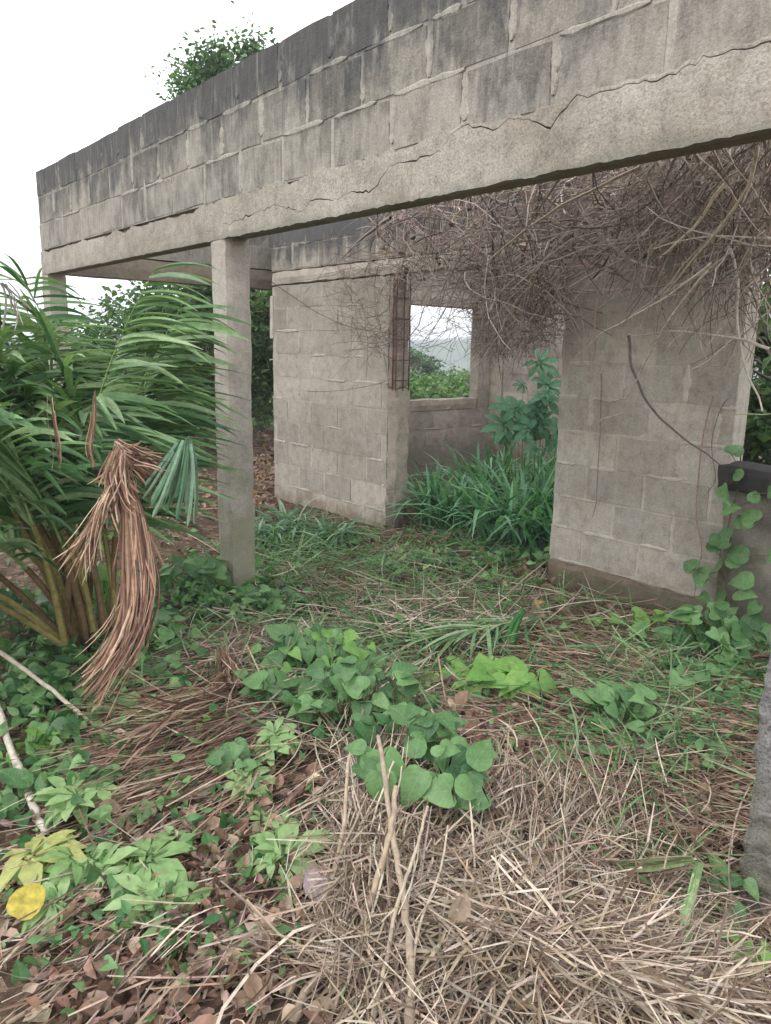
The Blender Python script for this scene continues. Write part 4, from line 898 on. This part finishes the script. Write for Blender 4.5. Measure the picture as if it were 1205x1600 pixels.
    s('dry_stalk', [(215, 1030, .35), (195, 1055, .3), (170, 1090, .2)], .003, TAN, 'thin stalk behind the tip of the hanging frond', 'stalk', seed=21)
    # many more single stalks lying about
    r = random.Random(31)
    for i in range(60):
        if i < 44: px, py = r.uniform(600, 1180), r.uniform(1330, 1600)
        else: px, py = r.uniform(380, 1150), r.uniform(960, 1300)
        a = r.uniform(0, 6.28); L = r.uniform(60, 190); z = r.uniform(.09, .17) if i < 44 else r.uniform(.04, .09); b = r.uniform(-35, 35)
        c = random.Random(i).choice(STRAW); k = r.uniform(.9, 1.25)
        s('dry_stalk', [(px, py, z), (px + L * .5 * math.cos(a) - b * math.sin(a), py + .6 * L * .5 * math.sin(a) + .6 * b * math.cos(a), z + r.uniform(-.01, .03)), (px + L * math.cos(a), py + .6 * L * math.sin(a), z - .02)],
          r.uniform(.0014, .0032), tuple(x * k for x in c), 'dry straw stalk lying loose on top of the matted litter', 'stalk', 'loose dry stalks on the litter', sides=5, seed=40 + i, sub=4)
    # single dead leaves that stand out
    dm = [tmesh('dry_leaf', t, plant_mat('single_dry_leaf%d' % i, False, (.22, .12, .08), (.45, .31, .23), .12, .7, .4)) for i, t in enumerate((DRY1, DRY2))]
    for i in range(90):
        if i < 60: px, py = r.uniform(90, 520), r.uniform(1240, 1590)
        elif i < 75: px, py = r.uniform(700, 860), r.uniform(1130, 1250)
        else: px, py = r.uniform(880, 1130), r.uniform(1240, 1390)
        p = G(px, py); o = link('dry_leaf', r.choice(dm)); M = basis((r.gauss(0, .5), -.3 + r.gauss(0, .5), 1), r.uniform(0, 6.28)).to_4x4(); M.translation = (p[0], p[1], float(gz(p[0], p[1])) + r.uniform(.02, .05))
        o.matrix_world = M @ Matrix.Scale(r.uniform(.045, .095), 4); tag(o, 'curled brown dead leaf lying on the litter', 'dead leaf', 'curled dead leaves on the litter')
    # the special ones
    def one(px, py, z, sz, mat, tm, lab, nrm, az, cat='leaf'):
        p = G(px, py); o = link('fallen_leaf', tmesh('fallen_leaf', tm, mat)); M = basis(nrm, az).to_4x4(); M.translation = (p[0], p[1], float(gz(p[0], p[1])) + z); o.matrix_world = M @ Matrix.Scale(sz, 4); tag(o, lab, cat)
    RND = leaf_t(.5, [(0, .45), (.12, .85), (.35, 1.02), (.6, .95), (.8, .72), (.94, .45), (1, .2)], .15, .12)
    one(30, 1485, .07, .088, MAT['yellow'], RND, 'bright yellow round leaf low at the left', (.05, -.7, 1), 1.3)
    pl = lambda n, a, b: plant_mat(n, False, a, b, .15, .6, .3)
    one(770, 1165, .05, .085, pl('rust_leaf', (.33, .15, .085), (.33, .15, .085)), DRY2, 'rust-orange dead leaf below the bright green leaves', (.2, -.5, 1), .3, 'dead leaf')
    one(700, 1570, .10, .075, pl('grey_tan_leaf', (.36, .27, .21), (.36, .27, .21)), DRY1, 'large crumpled grey-tan leaf standing in the straw at the bottom', (.2, -1.4, .7), 1.5, 'dead leaf')
    one(515, 1480, .06, .12, pl('mauve_leaf', (.34, .25, .26), (.34, .25, .26)), HEART2, 'dull mauve dead leaf left of the stem pair', (.0, -.5, 1), 2.2, 'dead leaf')
    one(160, 1210, .05, .13, pl('pinkish_leaf', (.55, .40, .33), (.55, .40, .33)), DRY1, 'pinkish dry leaf beside the thick bleached stick', (.1, -.4, 1), .2, 'dead leaf')
    one(385, 918, .05, .07, pl('white_leaf', (.7, .68, .6), (.7, .68, .6)), HEART, 'small whitish leaf in the creeper by the middle pillar', (.0, -.8, 1), .6, 'dead leaf')
    one(505, 1052, .06, .08, pl('cream_leaf', (.62, .55, .40), (.62, .55, .40)), DRY1, 'cream coloured dry leaf just above the leafy mound', (.0, -.5, 1), .1, 'dead leaf')
    one(120, 1215, .05, .14, pl('rosy_leaf', (.50, .34, .27), (.50, .34, .27)), DRY2, 'rosy brown dry leaf among the pale creeper at left', (-.2, -.4, 1), 2.6, 'dead leaf')
build_sticks()

# ------------------------------------------------------------------ dead vines hanging over the inner wall
def inpoly(x, y, poly):
    c = np.zeros(len(x), bool); n = len(poly)
    for i in range(n):
        x1, y1 = poly[i]; x2, y2 = poly[(i + 1) % n]
        c ^= ((y1 > y) != (y2 > y)) & (x < (x2 - x1) * (y - y1) / (y2 - y1 + 1e-9) + x1)
    return c
def walk(P, d, L, K, jit, grav, g):
    n = len(P); X = np.zeros((n, K, 3)); X[:, 0] = P; d = unit(d); bend = g.normal(0, jit, (n, 3))
    for k in range(1, K):
        d = unit(d + bend * .5 + g.normal(0, jit, (n, 3)) * .7 + np.array([0, 0, -grav]) * (.3 + k / K)); X[:, k] = X[:, k - 1] + d * (L / (K - 1))[:, None]
    return X
def build_vines():
    g = np.random.default_rng(8)
    def mass(n, poly, off, L, r, cols, dirs, jit, grav, K=9):
        xs_, ys_ = zip(*poly); px = g.uniform(min(xs_), max(xs_), n * 3); py = g.uniform(min(ys_), max(ys_), n * 3); k = inpoly(px, py, poly); px, py = px[k][:n], py[k][:n]; n = len(px)
        P = np.array([onwall(a, b, o) for a, b, o in zip(px, py, g.uniform(off[0], off[1], n))])
        base = np.array(dirs)[g.integers(0, len(dirs), n)] ; d = WD * base[:, :1] + WN * base[:, 1:2] + np.array([0, 0, 1.]) * base[:, 2:3] + g.normal(0, .35, (n, 3))
        ln = g.uniform(L[0], L[1], n); X = walk(P, d, ln, K, jit, grav, g)
        X = X - (X[:, K // 2] - X[:, 0])[:, None] * .8
        q = (X - P0) @ WN; X = X - WN * np.maximum(q - (IO - .02), 0)[..., None]      # keep in front of the wall
        rr = g.uniform(r[0], r[1], n)[:, None] * np.linspace(1, .45, K)[None]
        return X, rr, pal(n, cols, .2)
    VC = [(.27, .21, .185), (.19, .14, .12), (.38, .31, .27), (.12, .09, .078), (.28, .205, .185), (.45, .38, .32)]
    mb = MB()
    big = [(570, 350), (640, 450), (740, 465), (860, 480), (900, 420), (960, 385), (1080, 370), (1205, 420), (1230, 190), (850, 250), (600, 320)]
    dirs = [(-1, -.1, -.45), (-1, 0, -.1), (-.7, -.3, -.8), (1, -.1, .3), (-.9, 0, .25), (.2, 0, -1)]
    for a in (mass(1000, big, (1.35, 1.88), (.25, .8), (.0016, .0045), VC, dirs, .30, .06),
              mass(430, big, (.85, 1.5), (.4, 1.1), (.0018, .0055), VC + [(.42, .34, .27)], dirs, .26, .05),
              mass(700, [(745, 420), (745, 560), (870, 540), (885, 450)], (1.5, 1.86), (.15, .5), (.0012, .003), VC, [(-1, 0, -.3), (.1, 0, -1), (-1, 0, .3), (-.6, 0, -.8)], .32, .10),
              mass(190, [(640, 440), (560, 400), (500, 400), (520, 520), (600, 580), (650, 560)], (1.6, 1.87), (.2, .6), (.0012, .0026), [(.14, .09, .085), (.2, .13, .12)], [(-1, 0, .12), (-1, 0, -.2), (-1, 0, .35)], .2, .0),
              mass(420, [(980, 260), (980, 360), (1080, 400), (1205, 500), (1230, 220)], (.5, 1.6), (.3, .8), (.002, .005), [(.34, .28, .22), (.24, .20, .165), (.40, .34, .28), (.14, .11, .09), (.2, .15, .13)], [(-.6, 0, -1), (.2, 0, -1), (-1, 0, -.6)], .25, .1),
              mass(70, [(640, 480), (745, 480), (745, 545), (690, 560), (640, 520)], (1.7, 2.2), (.2, .55), (.0012, .0025), [(.14, .09, .085)], [(-1, 0, -.35), (-1, 0, .1)], .2, .0)):
        tubes(mb, *a, 3)
    # dead shreds of leaf caught in the vines
    n = 420; px = g.uniform(600, 1205, n); py = g.uniform(240, 520, n); k = inpoly(px, py, big); P = np.array([onwall(a, b, g.uniform(1.1, 1.85)) for a, b in zip(px[k], py[k])])
    scatter(mb, DRY1, P, frames(len(P), -.2), g.uniform(.02, .06, len(P)), pal(len(P), VC + [(.30, .24, .12), (.34, .25, .2)], .2))
    stuff('dead_vine_tangle', mb, MAT['wood'], 'dense tangle of dead brown vines and twigs hanging over the doorway and the top of the inner wall', 'dead vines')
    # green glimpses inside
    mb = MB(); n = 260; poly = [(960, 300), (1120, 280), (1205, 330), (1205, 400), (1000, 400)]; px = g.uniform(950, 1205, n); py = g.uniform(270, 410, n); k = inpoly(px, py, poly)
    P = np.array([onwall(a, b, 1.8) for a, b in zip(px[k], py[k])]); 
    scatter(mb, OVAL, P, frames(len(P), .4), g.uniform(.05, .09, len(P)), pal(len(P), GRN, .2))
    stuff('vine_leaves', mb, MAT['leafstuff'], 'sparse green leaves showing inside the dead vine tangle', 'vine leaves')
    # single branches that stand out against the tangle: (px, py, offset from the front wall plane)
    def br(pts, rad, col, label, seed, cat='branch', group=None, name='dead_branch', sub=6):
        if group is None and seed in (1, 3, 4, 5, 6, 18): pts = [(x, y, max(.25, o - .4)) for x, y, o in pts]; rad *= 1.0; col = tuple(c * 1.12 for c in col)
        P = np.array([onwall(x, y, o) for x, y, o in pts]); n = (len(P) - 1) * sub + 1; t = np.linspace(0, len(P) - 1, n); C = np.stack([np.interp(t, np.arange(len(P)), P[:, j]) for j in range(3)], -1)
        for _ in range(3): C[1:-1] = (C[:-2] + 2 * C[1:-1] + C[2:]) / 4
        gg = np.random.default_rng(seed); N_ = gg.normal(0, .006, C.shape); N_[1:-1] = (N_[:-2] + N_[1:-1] + N_[2:]) / 3; C += N_; C[1:-1] = (C[:-2] + 2 * C[1:-1] + C[2:]) / 4; m = MB(); tubes(m, C[None], (rad * np.linspace(1, .55, n))[None], [col], 6)
        o = link(name, m.mesh(name, True), MAT['wood']); tag(o, label, cat, group)
    PB = (.50, .42, .34)
    br([(1000, 262, .9), (900, 310, 1.0), (830, 350, 1.1), (760, 410, 1.3)], .007, PB, 'long pale branch sweeping from under the beam down across the doorway top', 1)
    br([(610, 340, 1.2), (575, 365, 1.4), (535, 402, 1.7)], .012, (.36, .31, .27), 'short thick grey stick leaning on the inner wall left of the tangle', 2)
    br([(1125, 290, .8), (1085, 355, .9), (1040, 400, 1.0)], .007, (.55, .47, .36), 'pale forked branch in the upper right, left fork', 3)
    br([(1185, 235, .6), (1165, 300, .7), (1105, 380, .9), (1040, 455, 1.2)], .007, (.50, .42, .32), 'pale branch falling steeply beside the forked one', 4)
    br([(1115, 410, .8), (1060, 450, .95), (1000, 490, 1.1), (940, 520, 1.3), (898, 560, 1.5)], .005, (.46, .39, .32), 'thin pale branch crossing the right wall towards lower left', 5)
    br([(1110, 415, .8), (1060, 480, .95), (1020, 545, 1.1), (978, 622, 1.3)], .0055, (.44, .37, .31), 'thin branch running down the right wall, steeper than its neighbour', 6)
    br([(1205, 545, .5), (1150, 525, .7), (1080, 518, .8), (1030, 520, 1.0), (985, 525, 1.2)], .006, (.42, .35, .3), 'nearly level branch reaching in from the right edge', 7)
    br([(985, 522, 1.3), (983, 565, 1.3), (1000, 610, 1.35), (1040, 665, 1.5), (1090, 700, 1.6), (1125, 725, 1.7)], .008, (.15, .12, .11), 'dark curved woody vine arching down the right wall', 8, 'vine')
    br([(1140, 380, .7), (1155, 440, .7), (1150, 500, .7), (1165, 580, .7), (1195, 640, .7)], .006, (.45, .39, .33), 'grey branch hanging down at the right edge', 9)
    br([(940, 655, 1.86), (985, 640, 1.84), (935, 660, 1.86)], .004, PB, 'tiny broken twig stuck on the face of the right wall', 10)
    br([(1205, 650, .8), (1160, 645, .9), (1125, 648, 1.0)], .003, (.4, .4, .22), 'thin greenish twig poking in from the right edge', 11)
    br([(940, 585, 1.87), (938, 680, 1.87), (932, 780, 1.87), (925, 810, 1.87)], .004, (.26, .19, .16), 'thin dry vine clinging straight down the right wall', 12, 'vine')
    br([(1110, 620, 1.87), (1095, 700, 1.87), (1085, 800, 1.87), (1098, 860, 1.87), (1082, 930, 1.87)], .005, (.33, .23, .19), 'reddish dry vine clinging to the right end of the right wall', 13, 'vine')
    br([(1135, 620, 1.87), (1110, 690, 1.87), (1120, 750, 1.86), (1098, 780, 1.87)], .003, (.2, .15, .13), 'thin dark vine beside the reddish one on the right wall', 14, 'vine')
    br([(425, 440, 1.88), (480, 480, 1.87), (540, 510, 1.87), (620, 525, 1.85)], .0035, (.10, .07, .065), 'dark twig spreading left over the inner wall, uppermost', 15)
    br([(480, 612, 1.88), (540, 610, 1.87), (600, 598, 1.86), (640, 580, 1.84)], .0025, (.12, .09, .08), 'dark twig spreading left over the inner wall, lowest', 16)
    br([(520, 395, 1.85), (580, 410, 1.86), (640, 415, 1.85)], .003, (.12, .09, .08), 'dark twig along the ledge of the inner wall', 17)
    br([(900, 230, .4), (880, 270, .7), (840, 330, 1.0), (810, 370, 1.2)], .006, (.36, .29, .26), 'brown branch dropping from the beam into the tangle', 18)
    r = random.Random(77)
    for i in range(46):
        px, py = r.uniform(700, 1200), r.uniform(250, 440); L = r.uniform(60, 190); a = math.radians(r.choice((150, 165, 120, 100, 200, 30)) + r.uniform(-20, 20)); o = r.uniform(.9, 1.6); b = r.uniform(-25, 25)
        br([(px, py, o), (px + L * .5 * math.cos(a) + b * .4, py + L * .5 * math.sin(a) + b, o + .05), (px + L * math.cos(a), py + L * math.sin(a), o + .15)], r.uniform(.0028, .0055), tuple(c * r.uniform(.8, 1.2) for c in (.40, .32, .27)), 'pale dry vine stem hanging loose in front of the dead tangle', 100 + i, 'vine', 'loose vine stems in front of the tangle', 'vine_stem', 4)
build_vines()

# ------------------------------------------------------------------ haze
def build_haze():
    V, F = boxv(-900, 900, -30, 900, -12, 26); mb = MB(); mb.add(V, F); me = mb.mesh('haze')
    m, nt, out = nodes('haze_air'); p = mk(nt, 'ShaderNodeVolumePrincipled'); p.inputs['Density'].default_value = .0022; p.inputs['Color'].default_value = (.93, .96, 1, 1)
    lk(nt, p.outputs[0], out.inputs['Volume']); o = link('haze', me, m); tag(o, 'pale haze over the fields', 'haze', kind='stuff')
build_haze()
